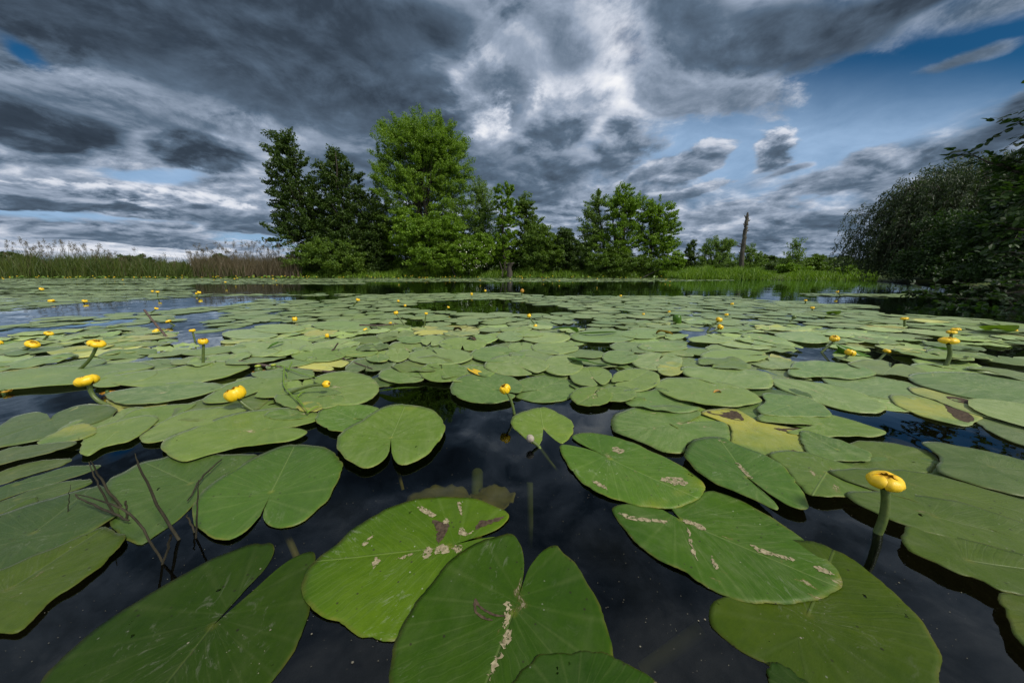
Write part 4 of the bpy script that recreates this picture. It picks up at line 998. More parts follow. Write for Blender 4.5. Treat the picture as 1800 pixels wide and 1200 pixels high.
pad('big leaf in the bottom-right foreground, lowest of its overlapping pair', T([(1246,1080),(1252,1060),(1270,1051),(1320,1035),(1380,960),(1412,950),(1467,967),(1517,1000),(1571,1042),(1608,1075),(1633,1112),(1650,1150),(1653,1192),(1630,1250),(1560,1290),(1470,1275),(1400,1215),(1350,1171),(1317,1154),(1275,1125),(1250,1100)], (1420,1080)), y=0.12, s=0.3, b=0.71, hero=1)
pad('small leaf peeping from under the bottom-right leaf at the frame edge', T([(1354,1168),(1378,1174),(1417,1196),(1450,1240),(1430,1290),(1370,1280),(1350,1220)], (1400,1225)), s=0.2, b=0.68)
pad('long pointed leaf with a split tip right of the scarred olive leaf', T([(1312,850),(1340,878),(1358,893),(1364,909),(1317,888),(1271,867),(1233,846),(1208,821),(1203,804),(1213,785),(1233,777),(1265,775),(1300,793),(1342,808),(1375,829),(1404,867),(1416,890),(1413,906),(1385,900),(1350,879)]), y=0.14, s=0.55, b=1.1)
pad('large leaf lying on the bottom-right leaf, notch at its left end', T([(1196,915),(1165,898),(1133,890),(1104,886),(1077,894),(1084,912),(1104,942),(1142,975),(1200,1008),(1258,1042),(1317,1060),(1342,1063),(1400,1065),(1437,1056),(1467,1042),(1480,1021),(1467,996),(1437,971),(1400,940),(1358,912),(1308,884),(1258,867),(1240,866),(1212,870),(1185,880),(1180,895)]), y=0.12, s=0.6, b=1.15, hero=1)
pad('scarred olive leaf right of the central channel with a notched left end', T([(1073,809),(1050,798),(1025,789),(1000,784),(984,785),(988,800),(1000,825),(1021,848),(1054,871),(1100,886),(1158,896),(1208,890),(1233,876),(1238,860),(1221,837),(1187,815),(1146,796),(1104,777),(1062,766),(1025,762),(1005,769),(1017,780),(1042,792)]), y=0.24, s=0.55, b=1.25, hero=1)
# mid ground right
pad('long bluish leaf near the right channel, tapering right', T([(1442,662),(1453,655),(1500,657),(1567,667),(1617,680),(1640,695),(1593,705),(1533,698),(1483,687),(1450,673)], (1520,680)), s=0.2, b=0.95)
pad('leaf with a rounded left end above the right channel', T([(1384,662),(1388,650),(1400,640),(1440,637),(1500,645),(1540,660),(1500,670),(1440,666),(1410,668)], (1440,652)), s=0.2)
pad('long leaf with pale midrib bordering the right channel', T([(1352,668),(1368,665),(1433,673),(1500,687),(1553,713),(1554,725),(1533,729),(1483,723),(1417,703),(1367,683)], (1440,692)), s=0.3, b=1.05)
pad('broad leaf above the right channel, left of the pale midrib leaf', T([(1200,650),(1260,651),(1320,655),(1350,662),(1358,685),(1330,690),(1280,686),(1225,672),(1200,662)], (1280,668)), s=0.3, b=1.05)
pad('long leaf below the right channel reaching towards the rotting leaf', T([(1340,697),(1390,700),(1430,708),(1462,735),(1420,738),(1345,735),(1330,722),(1345,712)], (1385,718)), s=0.3, b=1.05)
pad('round leaf left of the right channel, above the dusty tan leaf', T([(1148,684),(1160,674),(1190,669),(1240,672),(1300,686),(1335,706),(1328,716),(1280,722),(1220,715),(1168,700)], (1230,695)), s=0.3, b=1.05)
pad('yellow-edged brown-stained leaf by the twig reflections at the right', T([(1563,700),(1577,695),(1620,700),(1670,712),(1727,728),(1710,747),(1683,749),(1633,738),(1583,718)], (1650,722)), y=0.45, s=0.4, b=0.95)
pad('leaf with orange torn edge at the far right', T([(1597,683),(1640,688),(1700,702),(1790,730),(1797,741),(1760,742),(1700,728),(1640,705),(1605,693)], (1690,712)), y=0.42, s=0.3, b=0.9)
pad('long smooth leaf at the right edge above the orange torn leaf', T([(1600,662),(1680,658),(1790,668),(1900,690),(1900,730),(1800,722),(1720,708),(1650,692),(1606,678)], (1720,685)), s=0.1, b=0.8)
pad('leaf lying behind the folded upright leaf near the right flowers', T([(1462,627),(1480,624),(1510,628),(1555,641),(1560,645),(1520,643),(1480,636)], (1505,634)), s=0.8, b=1.0)
pad('round leaf left of the grey pool with flowers', T([(1361,592),(1370,588),(1410,586),(1440,590),(1456,600),(1450,606),(1420,607),(1380,601)], (1410,596)), s=0.2)
pad('pink-dusted pointed leaf left of the grey pool', T([(1303,594),(1320,589),(1360,594),(1390,605),(1412,616),(1380,612),(1340,604)], (1345,600)), s=1.2)
for (cx, cy, rx, ry, nt, lb, kw) in [
 (605,688,62,31,160,'large rounded leaf left of the open pool at the centre', dict(s=0.6)),
 (545,706,62,20,20,'leaf under the lying flower stalk', dict(s=0.7,y=0.25)),
 (958,685,60,24,200,'broad oval leaf right of the yellow flower in the centre', dict(s=0.4)),
 (855,688,64,28,330,'broad leaf behind the yellow flower in the centre', dict(s=0.4)),
 (710,663,45,15,330,'narrow oval leaf above the open pool at the centre', dict(s=0.3)),
 (779,659,42,18,100,'leaf left of the fallen yellow leaf', dict(s=0.3)),
 (774,631,58,15,110,'wide leaf behind the fallen yellow leaf', dict(s=0.3)),
 (699,628,21,13,90,'small rounded leaf left of the wide leaf behind the fallen yellow leaf', dict(y=0.2)),
 (908,647,57,19,310,'leaf just right of the fallen yellow leaf', dict(s=0.8)),
 (875,627,49,15,30,'leaf behind the right end of the fallen yellow leaf', dict(y=0.2)),
 (989,647,36,19,40,'leaf with orange spot right of the fallen yellow leaf', dict(s=0.5)),
 (1038,667,37,18,300,'pointed leaf above the small round leaf pair at centre right', dict(s=0.5)),
 (1117,673,43,21,200,'leaf with lifted dark lower edge at centre right', dict(s=0.3)),
 (1039,703,37,18,60,'tan-blotched leaf at the edge of the central channel', dict(s=1.0)),
 (1083,699,36,14,150,'small plain leaf right of the tan-blotched channel leaf', dict(s=0.2)),
 (1155,640,45,16,70,'leaf behind the yellow-rimmed leaf at centre right', dict(s=0.4)),
 (1178,653,24,13,20,'small yellow-rimmed leaf at centre right', dict(y=0.55)),
 (813,608,42,13,270,'heart-shaped leaf in the middle distance with its notch toward the viewer', dict(s=0.2)),
 (760,602,21,10,250,'small leaf left of the middle heart-shaped leaf', dict()),
 (724,600,26,7,200,'thin leaf left of two small leaves in the middle distance', dict()),
 (960,597,43,10,180,'pale wide leaf beyond the centre, dusted white', dict(s=0.8)),
 (897,595,23,9,0,'small leaf left of the pale wide dusted leaf', dict()),
 (975,615,42,12,20,'leaf with yellow right end in front of the pale wide dusted leaf', dict(y=0.25)),
 (917,614,24,9,90,'small notched leaf left of the yellow-ended leaf', dict(s=0.5)),
 (630,622,35,10,200,'leaf with yellow upper rim left of centre', dict(y=0.3)),
 (664,634,21,7,90,'tiny yellowish leaf left of the small rounded leaf', dict(y=0.35)),
 (560,628,48,13,20,'large leaf behind the floating stick', dict(s=0.5)),
 (515,612,38,12,100,'leaf with a curled dark right edge left of centre', dict()),
 (450,618,46,13,30,'leaf left of the curled-edge leaf', dict()),
 (440,590,50,9,10,'oval leaf between the two grey water strips at the left', dict(s=0.1)),
 (490,580,48,8,170,'pale oval leaf right of the grey water strips', dict(s=0.9)),
 (600,575,52,9,200,'leaf under the small bright bud left of centre', dict()),
 (1090,632,32,13,30,'crumpled leaf left of the yellow-rimmed group', dict(s=0.6)),
 (1060,594,60,12,350,'wide leaf beside the bright curled leaf', dict(s=0.2)),
 (1165,612,45,9,0,'leaf with pinkish dusty end at centre right', dict(s=1.1)),
 (1250,600,42,7,0,'flat leaf in front of the pool with two yellow flowers', dict(s=0.3)),
 (1290,630,60,12,10,'large leaf between the pinkish leaf and the right flowers', dict(s=0.2)),
 (1130,590,40,9,180,'leaf behind the brown curled scrap', dict()),
 (505,735,40,9,0,'pale-green leaf at the foot of the orange-yellow flower', dict(s=0.5)),
 (545,722,24,9,0,'small yellow leaf by the hanging weed end', dict(y=0.5)),
]:
    pad(lb, E(cx, cy, rx, ry, 0, nt), **kw)

def finish_outline(sh, n):
    if sh.get('closed'): return smooth_closed(sh['w'], n)
    w = smooth_open(sh['w'], n-1)
    return np.vstack([sh['ap'][None], w])
placed = []     # dicts with world outline, z
def bbox(P): return P[:, 0].min(), P[:, 1].min(), P[:, 0].max(), P[:, 1].max()
LAYER = 0.0017
def stack_z(P, near):
    bb = bbox(P); z = 0.0008
    for q in placed:
        b = q['bb']
        if b[0] > bb[2] or b[2] < bb[0] or b[1] > bb[3] or b[3] < bb[1]: continue
        if in_poly(P, q['P']).any() or in_poly(q['P'], P).any(): z = max(z, q['z']+LAYER)
    return z
# ---- random fill of the middle distance: circles first, outlines from templates
OPEN = [  # open water, photo pixels
 [(-700,700),(0,683),(130,672),(186,700),(206,712),(150,714),(85,729),(60,735),(0,752),(-700,860)],
 [(-900,572),(0,548),(150,533),(330,523),(420,519),(470,522),(440,531),(380,540),(250,549),(120,556),(0,572)],
 [(-900,612),(0,583),(100,574),(225,562),(250,565),(130,580),(0,594),(-900,630)],
 [(308,554),(372,549),(376,562),(330,569)], [(352,606),(450,567),(500,565),(465,584),(410,597),(360,620)],
 [(273,644),(352,641),(352,653),(282,657)], [(245,632),(285,626),(280,634),(245,638)],
 [(250,565),(330,572),(360,600),(300,612),(338,598),(290,580)],
 [(700,540),(740,532),(870,526),(960,538),(1040,548),(950,553),(880,552),(800,550),(760,545)],
 [(715,561),(752,566),(748,577),(720,574)], [(678,600),(712,598),(708,610),(682,612)], [(845,598),(880,596),(882,607),(850,607)],
 [(1005,562),(1040,563),(1030,575),(1015,578)], [(1008,606),(1095,605),(1062,624),(1020,622)], [(1090,583),(1120,583),(1115,591),(1092,590)],
 [(1190,583),(1255,576),(1262,592),(1240,600),(1200,596)], [(1298,580),(1360,586),(1352,594),(1318,588)],
 [(1390,607),(1440,604),(1465,608),(1462,628),(1428,640),(1402,632),(1380,617)],
 [(1500,622),(1560,620),(1620,634),(1616,651),(1560,649)], [(1590,567),(1640,565),(1640,572),(1600,572)], [(1605,578),(1650,580),(1650,588),(1615,585)],
 [(1700,614),(1800,612),(2300,640),(2300,680),(1800,632),(1725,628)], [(1730,640),(1900,650),(1900,664),(1745,650)], [(1650,655),(1705,662),(1700,668),(1655,664)],
 [(1200,598),(1255,608),(1245,618),(1205,612)], [(1050,650),(1070,655),(1068,672),(1058,665)], [(1130,655),(1155,655),(1165,668),(1150,678)],
 [(660,672),(800,676),(806,690),(835,716),(890,722),(1000,703),(1075,716),(1085,1100),(600,1000),(560,760),(600,715),(668,702)],
 [(440,658),(455,640),(520,655),(640,652),(650,668),(560,672)],[(420,663),(470,650),(455,672)],
 [(1383,698),(1430,706),(1500,727),(1555,726),(1562,704),(1600,722),(1700,752),(1800,790),(2400,1000),(2400,1100),(1800,822),(1680,790),(1600,783),(1500,745),(1440,728)],
 [(1250,685),(1340,692),(1350,712),(1280,700)],
 [(1425,870),(1490,882),(1560,940),(1620,1000),(1760,1070),(1800,1180),(1700,1180),(1560,1040),(1470,960),(1400,920)],
 [(-900,1000),(0,760),(145,805),(150,790),(230,786),(285,780),(290,800),(200,835),(170,850)],
]
FRONT = [(0,522),(100,518),(330,521),(420,523),(520,530),(600,528),(640,519),(760,516),(905,515),(960,521),(1060,521),(1200,521),(1290,521),(1310,527),(1420,530),(1500,545),(1560,553),(1700,560),(1800,572),(2600,640)]
fx = [p[0] for p in FRONT]; fy = [p[1] for p in FRONT]
OPENW = [np.array([G(*p) for p in poly]) for poly in OPEN]
# traced pads: prepare outlines
for d in PADS:
    sh = d['shape']; O = finish_outline(sh, 190 if d.get('hero') else 110); d['P'] = O; d['ap'] = sh['ap']
    d['px'] = PX(*O.mean(axis=0)); d['vis'] = 1
TR = [d['P'] for d in PADS]; TRbb = [bbox(P) for P in TR]
def in_any(p, polys, bbs=None):
    for i, q in enumerate(polys):
        if bbs is not None and not (bbs[i][0] <= p[0] <= bbs[i][2] and bbs[i][1] <= p[1] <= bbs[i][3]): continue
        if in_poly(np.array([p]), q)[0]: return True
    return False
fill = []; grid = {}
def try_add(x, y, r, k):
    gx, gy = int(x//0.4), int(y//0.4)
    for a in range(gx-1, gx+2):
        for b in range(gy-1, gy+2):
            for (X, Y, RR) in grid.get((a, b), ()):
                if (X-x)**2+(Y-y)**2 < ((RR+r)*k)**2: return False
    grid.setdefault((gx, gy), []).append((x, y, r)); fill.append((x, y, r)); return True
OB = [bbox(q) for q in OPENW]
def fill_pass(n, ymin, ymax, kmin, kmax, r0, r1, pygate):
    for _ in range(n):
        y = (ymin**1.6 + prs.random()*(ymax**1.6-ymin**1.6))**(1/1.6)
        x = prs.uniform(-1.75, 1.9)*y*1.05
        px, py = PX(x, y)
        if py < np.interp(px, fx, fy) or py > pygate(px): continue
        r = prs.uniform(r0, r1)
        c = (x, y)
        if in_any(c, OPENW, OB): continue
        if any(in_any((x+r*0.62*ca, y+r*0.62*sa), OPENW, OB) for ca, sa in ((1,0),(-1,0),(0,1),(0,-1))) : continue
        if in_any(c, TR, TRbb): continue
        # patches of looser cover
        loose = 0.5+0.5*math.sin(x*1.7+1.0)*math.sin(y*1.3+x*0.4)
        try_add(x, y, r, kmin+(kmax-kmin)*loose*prs.random())
gate = lambda px: np.interp(px, [-400, 0, 420, 640, 1000, 1300, 1500, 1800, 2300], [1250, 990, 730, 700, 690, 760, 900, 1120, 1400])
fill_pass(14000, 0.5, 3.2, 0.52, 0.76, 0.095, 0.150, gate)
fill_pass(60000, 2.6, 8.5, 0.54, 0.86, 0.095, 0.160, gate)
# templates
NT_ = 14; TEMPL = []; TEMPL_LO = []
def template(seed, n, rings, **k):
    r = np.random.default_rng(seed)
    t = np.linspace(R(-90+9), R(270-9), n-3)
    a, b = 0.44, 0.50
    x = a*np.cos(t); y = b*np.sin(t)+0.17
    wob = 1+0.025*np.sin(t*3+r.uniform(0, 6))+0.018*np.sin(t*5+r.uniform(0, 6))+0.010*np.sin(t*11+r.uniform(0, 6))
    x *= wob; y = (y-0.17)*wob+0.17
    y += np.where(y < 0, -0.03*np.exp(-((np.abs(x)-0.16)/0.08)**2), 0)
    gapw = r.uniform(0.01, 0.05); m = np.array([[gapw*0.6, -0.16]]), np.array([[-gapw*0.6, -0.16]])
    O = np.vstack([[0, 0], m[0], np.column_stack([x, y]), m[1]])
    return O
for i in range(NT_): TEMPL.append(template(100+i, 44, 6))
inst = []
for (x, y, r) in fill:
    px, py = PX(x, y)
    w = np.array([x, y]); dpx = 600*r*2/(y*cp+CAM_H*sp)
    vis = -260 < px < 2060
    inst.append(dict(x=x, y=y, r=r, px=px, py=py, size=dpx*math.sqrt(CAM_H/max(y, 0.3)) if vis else 0, vis=vis))
inst = [i for i in inst if i['vis']]
inst.sort(key=lambda d: -d['size'])
onscreen = lambda d: -20 < d['px'] < 1820 and d['py'] < 1215
NIND = 300 - len(PADS)
ind = [d for d in inst if onscreen(d)][:NIND]; ids = set(id(d) for d in ind)
rest = [d for d in inst if id(d) not in ids]
for i, d in enumerate(ind):
    k = prs.randrange(NT_); ang = prs.uniform(0, 2*math.pi); L = d['r']*2*prs.uniform(0.98, 1.06); W_ = L*prs.uniform(0.92, 1.05)
    O = TEMPL[k]*np.array([W_, L]); c, s = math.cos(ang), math.sin(ang)
    rot = np.array([[c, -s], [s, c]])
    ap = np.array([d['x'], d['y']]) - rot @ np.array([0, 0.17*L])
    d.update(k=k, ang=ang, L=L, W=W_, P=O @ rot.T + ap, ap=ap)
prs.shuffle(ind)
for d in ind:
    d['z'] = min(stack_z(d['P'], False)*1.5, 0.013); placed.append(dict(P=d['P'], z=d['z'], bb=bbox(d['P'])))
for d in PADS:
    d['z'] = min(stack_z(d['P'], True), 0.014); placed.append(dict(P=d['P'], z=d['z'], bb=bbox(d['P'])))
# labels of the filling leaves are taken from the nearest landmark
LAND = [('far-left bent flower', 57, 605), ('small greenish bud at the left', 86, 587), ('second-left bent flower', 170, 605), ('leaning dead stick', 275, 570),
 ('upright bud left of centre', 357, 600), ('first large flower from the left', 153, 670), ('orange-yellow flower head', 414, 692), ('brown seed heads', 468, 646),
 ('small bud beyond the stick', 518, 561), ('floating dark stick', 560, 650), ('bright bud left of centre', 576, 590), ('leaning bud beyond centre', 700, 560),
 ('thin bud beyond centre', 748, 560), ('fallen yellow leaf', 848, 655), ('two buds in the centre distance', 935, 565), ('yellow flower in the centre', 888, 690),
 ('curled bright green leaf', 1010, 578), ('rolled upright green leaf', 1190, 560), ('brown curled leaf scrap', 1165, 583), ('pair of flowers in the right pool', 1262, 570),
 ('headless stalk right of centre', 1391, 562), ('tallest flower by the grey pool', 1467, 596), ('folded upright leaf', 1490, 612), ('small flower right of the folded leaf', 1556, 622),
 ('distant flower on a pale stem at right', 1590, 565), ('stacked group of three flowers', 1668, 600), ('flower at the right edge', 1780, 582), ('right foreground flower', 1555, 850),
 ('rotting yellow leaf', 1330, 765), ('dead stalks', 260, 900), ('far-left distant flower', 88, 529), ('distant pair of buds at left', 273, 515), ('distant pale-stemmed buds', 348, 516),
 ('distant bud on the front edge', 700, 529), ('brown withered bud far off', 918, 511), ('bent distant flower', 1425, 540), ('yellow speck far right of centre', 1277, 552), ('yellow-edged brown-stained leaf', 1650, 722)]
byl = {}
for d in ind:
    px, py = d['px'], d['py']; yy = lambda v: 1/max(v-478, 6)
    best = min(LAND, key=lambda l: math.hypot((px-l[1])/max(py-478, 10), 3.2*math.log(max(py-478, 5)/max(l[2]-478, 5))))
    dxp = (px-best[1]); dyp = py-best[2]
    side = ('right of' if dxp > 0 else 'left of') if abs(dxp) > 2.2*abs(dyp) else ('in front of' if dyp > 0 else 'behind')
    byl.setdefault((best[0], side), []).append((math.hypot(dxp, dyp*2.5), d))
ORD = ['nearest', 'second', 'third', 'fourth', 'fifth', 'sixth', 'seventh', 'eighth', 'ninth', 'tenth', 'eleventh', 'twelfth', 'thirteenth', 'fourteenth', 'fifteenth', 'sixteenth', 'seventeenth', 'eighteenth', 'nineteenth', 'twentieth']
for (lm, side), L_ in byl.items():
    L_.sort(key=lambda t: t[0])
    for j, (_, d) in enumerate(L_):
        o_ = ORD[j] if j < len(ORD) else str(j+1)+'th'
        d['label'] = ('green lily pad nearest the %s, %s it' % (lm, side)) if j == 0 else ('green lily pad %s it, %s from the %s' % (side, o_, lm))
        d['label'] = ('lily pad %s the %s, nearest to it' % (side, lm)) if j == 0 else ('lily pad %s the %s, %s from it' % (side, lm, o_))
GP = 'floating lily pads in the near and middle pond'
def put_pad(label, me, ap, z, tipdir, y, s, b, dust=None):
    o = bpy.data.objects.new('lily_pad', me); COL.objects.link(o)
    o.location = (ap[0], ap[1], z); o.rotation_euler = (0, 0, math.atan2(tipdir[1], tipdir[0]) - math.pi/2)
    if dust is None: dust = float(np.interp(math.hypot(*ap), [0.5, 0.9, 1.6, 3], [0.0, 0.3, 0.8, 1.0]))  # pale film grows with distance: grazing sky sheen put into the colour
    b = b*float(np.interp(math.hypot(*ap), [0.42, 0.60, 0.80, 1.2, 2.6], [0.50, 0.74, 0.93, 1.15, 1.62]))  # darker near, paler far: vignette and sky sheen painted into the green
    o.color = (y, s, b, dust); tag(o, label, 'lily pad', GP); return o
for i, d in enumerate(PADS):
    P, ap = d['P'], d['ap']; cen = P.mean(axis=0)
    far = P[np.argmax(np.linalg.norm(P-ap, axis=1))]; tip = unit(unit(cen-ap)+0.4*unit(far-ap)) if not d['shape'].get('closed') else unit(far-ap)
    if d.get('tip'): tip = unit(np.array(G(*d['tip']))-ap)
    g = pad_geom(P, ap, tip, 14 if d.get('hero') else 8, 500+i, wav=0.0008 if d.get('hero') else 0.0009, cup=0.0, zmin=0.0006-d['z'], curl=0.0035, nib=0.45)
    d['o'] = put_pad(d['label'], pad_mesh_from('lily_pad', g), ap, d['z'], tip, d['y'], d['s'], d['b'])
TM = []
for k in range(NT_):
    for v in range(2):
        O = TEMPL[k]*0.25
        wav = 0.0015 if v == 0 else 0.004
        g = pad_geom(O, np.zeros(2), (0.0, 1.0), 6, 900+k*2+v, wav=wav, cup=0.0 if v == 0 else 0.02, tilt=(prs.gauss(0, 0.008), prs.gauss(0, 0.008)))
        TM.append(pad_mesh_from('lily_pad', g))
for d in ind:
    v = 1 if prs.random() < 0.30 else 0
    tip = (math.cos(d['ang']+math.pi/2), math.sin(d['ang']+math.pi/2))
    rr = prs.random(); yv = prs.uniform(0.0, 0.22) if rr < 0.86 else prs.uniform(0.3, 0.7)
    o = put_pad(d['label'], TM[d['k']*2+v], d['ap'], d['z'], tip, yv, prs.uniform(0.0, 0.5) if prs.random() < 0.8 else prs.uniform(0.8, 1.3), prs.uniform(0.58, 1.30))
    o.scale = (d['W']/0.25, d['L']/0.25, 1)
    tk = 0.002 if d['py'] > 690 else 0.035 if prs.random() < 0.2 else 0.008
    o.rotation_euler = (prs.gauss(0, tk), prs.gauss(0, tk), o.rotation_euler[2])
# ---- the countless rest
def pad_cloud(name, specs, n, tiltk, zmax, label, waver=0.0):
    Vs, F3s, L3, Rm = [], [], [], []; nv = 0
    for (x, y, r) in specs:
        O = TEMPL[prs.randrange(NT_)]
        step = max(1, len(O)//n); O = np.vstack([O[0:1], O[1::step]])
        ang = prs.uniform(0, 6.283); c, s = math.cos(ang), math.sin(ang)
        lx = O*2*r*np.array([prs.uniform(0.9, 1.03), 1.0]); P = lx @ np.array([[c, s], [-s, c]])
        tx, ty = prs.gauss(0, tiltk), prs.gauss(0, tiltk); z0 = prs.uniform(0.002, zmax)
        z = z0 + P[:, 0]*tx + P[:, 1]*ty
        if tiltk > 0.05: z = z0 + np.abs(P[:, 0]*tx + P[:, 1]*ty)
        m = len(P); Vs.append(np.column_stack([P+[x, y], z])); L3.append(np.column_stack([lx, np.zeros(m)]))
        rm = np.ones(m); rm[0] = 0; Rm.append(rm)
        j = np.arange(1, m-1); F3s.append(np.stack([np.zeros(m-2, int), j, j+1], -1)+nv); nv += m
    me = np_mesh(name, np.vstack(Vs), [np.vstack(F3s)], False); vattr(me, 'leaf', np.vstack(L3)); fattr(me, 'rim', np.concatenate(Rm)); me.materials.append(M['pad'])
    o = bpy.data.objects.new(name, me); COL.objects.link(o); o.color = (0.06, 0.15, 1.3, 1)
    return tag(o, label, 'lily pads', kind='stuff')
pad_cloud('lily_pad_carpet', [(d['x'], d['y'], d['r']) for d in rest], 20, 0.012, 0.012, 'dense carpet of small-looking lily pads across the middle distance')
# far band along the bank plus the left-hand sheet of leaves
far = []
def band(n, px0, px1, py0, py1, keepf):
    ya, yb = G(0, py1)[1], G(0, py0)[1]
    for _ in range(n):
        y = prs.uniform(ya, yb); d = ray(prs.uniform(px0, px1), 490); x = d[0]/d[1]*y
        px, py = PX(x, y)
        if keepf(px, py): far.append((x, y, prs.uniform(0.09, 0.15)))
edge = lambda px: np.interp(px, [-500, 0, 300, 420, 560, 800, 1000, 1160, 1230, 1280], [499, 499, 498, 496.5, 496, 495.5, 495.5, 495, 494.2, 493.5])
band(15000, -420, 1290, 489.0, 499.5, lambda px, py: py < edge(px)-0.3*abs(math.sin(px*0.05)) and prs.random() < (0.9 if px < 1150 else 0.55) and shore_d(np.array([[0, 0]])) is not None)
def leftkeep(px, py):
    if py < 497: return False
    if py > np.interp(px, fx, fy): return False
    lim = np.interp(px, [-400, 0, 200, 300, 420, 470], [515, 515, 510, 504, 500, 497])
    if px > 330: return (py < 499.5 and px < 640) or (517 < py < 520 and prs.random() < 0.3)
    s = 0.5+0.5*math.sin(py*0.9+px*0.004)*math.sin(px*0.013+py*0.25)
    return s > 0.28
band(9000, -420, 640, 497, 523, leftkeep)
band(700, 1420, 1600, 517, 521.5, lambda px, py: 517.3 < py + (px-1500)*-0.012 < 520.8 and (1425 < px < 1595))
band(500, 1370, 1530, 537, 541, lambda px, py: prs.random() < 0.8)
pad_cloud('far_lily_pads', far, 8, 0.03, 0.010, 'pale strip of lily pads along the far bank and left shore')
em = []
for _ in range(1500):
    px = prs.uniform(-420, 560) if prs.random() < 0.75 else prs.uniform(560, 1160)
    y = prs.uniform(22, 27.0); d = ray(px, 489); em.append((d[0]/d[1]*y, y, prs.uniform(0.08, 0.13)))
emo = pad_cloud('emergent_lily_leaves', em, 8, 0.5, 0.05, 'raised bright green lily leaves standing along the far bank'); emo.color = (0.25, 0.0, 1.1, 0.15)

# ---- scars and rot on the foreground leaves (thin dried patches traced where they lie)
def patch(owner_label, name, pts, mat, label=None, jag=0.0012):
    o = next(d['o'] for d in PADS if d['label'].startswith(owner_label))
    W_ = np.array([G(*p) for p in pts]); n = max(30, len(W_)*5)
    O = smooth_closed(W_, n); r = np.random.default_rng(len(pts)*7+int(pts[0][0]))
    c = O.mean(axis=0); O = O + r.normal(size=O.shape)*jag
    inv = Matrix.Rotation(-o.rotation_euler[2], 3, 'Z'); loc = Vector(o.location)
    me0 = o.data; co = np.empty(len(me0.vertices)*3, np.float32); me0.vertices.foreach_get('co', co); co = co.reshape(-1, 3)
    from mathutils.geometry import tessellate_polygon
    L = np.array([inv @ Vector((p[0]-loc.x, p[1]-loc.y, 0)) for p in O])
    zz = [co[np.argmin(((co[:, :2]-l[:2])**2).sum(1)), 2] for l in L]
    z0 = max(zz)+0.0004 if False else None
    V = np.column_stack([L[:, :2], np.array(zz)+0.0006])
    F = np.array(tessellate_polygon([[Vector((p[0], p[1], 0)) for p in L]]))
    p_ = link(name, np_mesh(name, V, [F], False), M[mat], o)
    if label: p_['label'] = label
bl = 'bright leaf with tan scars'
patch(bl, 'brown_blotch', [(760,917),(772,919),(788,925),(785,938),(776,952),(770,958),(766,948),(768,935)], 'brownpatch')
patch(bl, 'brown_streak', [(835,932),(846,918),(862,916),(880,912),(890,909),(872,920),(852,927),(840,932)], 'brownpatch')
for pts in ([(733,894),(742,892),(752,897),(766,906),(758,910),(745,904)], [(765,968),(776,958),(787,962),(789,974),(778,977),(766,975)], [(805,938),(812,930),(822,938),(832,936),(820,943),(808,942)],
            [(743,975),(752,962),(760,968),(756,980),(744,986)], [(656,992),(660,982),(668,987),(662,997),(655,1002)], [(793,966),(808,960),(811,970),(800,974)], [(695,985),(712,978),(730,974),(714,982),(698,986)],
            [(803,884),(808,884),(813,898),(812,908),(808,900)], [(778,917),(786,914),(789,923),(780,921)], [(637,958),(650,946),(658,942),(648,954),(640,962)]):
    patch(bl, 'scar', pts, 'tanpatch')
hl = 'front heart leaf'
patch(hl, 'torn_crease', [(833,1062),(838,1057),(846,1070),(868,1083),(890,1086),(893,1089),(870,1088),(848,1077),(838,1068),(839,1080),(852,1089),(866,1094),(864,1096),(848,1092),(835,1082)], 'brownpatch', jag=0.0004)
for pts in ([(888,1068),(896,1064),(898,1080),(893,1098),(887,1108),(884,1092),(890,1080)], [(886,1120),(893,1112),(900,1122),(893,1135),(884,1142),(881,1132)], [(868,1165),(876,1148),(880,1160),(872,1178),(864,1195),(859,1200),(861,1182)]):
    patch(hl, 'scar', pts, 'tanpatch', jag=0.0016)
rl = 'large leaf lying on the bottom-right leaf'
for pts in ([(1084,903),(1092,903),(1110,908),(1135,914),(1169,916),(1168,920),(1140,919),(1108,914)], [(1200,914),(1212,917),(1228,922),(1242,932),(1236,933),(1220,926),(1204,921)], [(1320,962),(1335,966),(1360,974),(1396,985),(1394,988),(1362,981),(1335,973)], [(1430,998),(1445,1000),(1466,1012),(1460,1014),(1440,1008)],
            [(1208,930),(1212,938),(1218,962),(1226,985),(1223,987),(1214,965)], [(1250,978),(1256,988),(1262,1000),(1258,1002),(1251,990)]):
    patch(rl, 'scar', pts, 'tanpatch')
ol = 'scarred olive leaf'
for pts in ([(1075,792),(1083,788),(1098,795),(1090,800),(1080,797)], [(1160,845),(1175,842),(1195,842),(1210,856),(1190,856),(1172,852)], [(1042,846),(1055,852),(1068,864),(1056,860),(1044,852)]):
    patch(ol, 'scar', pts, 'tanpatch', jag=0.002)
patch('long pointed leaf with a split tip', 'scar', [(1292,823),(1300,826),(1312,840),(1322,852),(1316,850),(1302,838)], 'tanpatch')
yl = 'yellow and brown rotting leaf'
patch(yl, 'rotten_patch', [(1242,729),(1258,725),(1290,726),(1303,735),(1305,744),(1285,741),(1262,735)], 'brownpatch')
patch(yl, 'rotten_patch', [(1357,757),(1375,758),(1400,757),(1412,764),(1416,772),(1398,765),(1376,763)], 'brownpatch')
patch(yl, 'rotten_patch', [(1388,797),(1395,797),(1406,801),(1392,805)], 'brownpatch')
patch('yellow-edged brown-stained', 'rotten_patch', [(1660,712),(1690,722),(1712,738),(1700,745),(1672,732)], 'brownpatch')
patch('leaf with orange torn edge', 'rotten_patch', [(1662,700),(1690,703),(1718,713),(1700,713),(1678,708)], 'brownpatch')

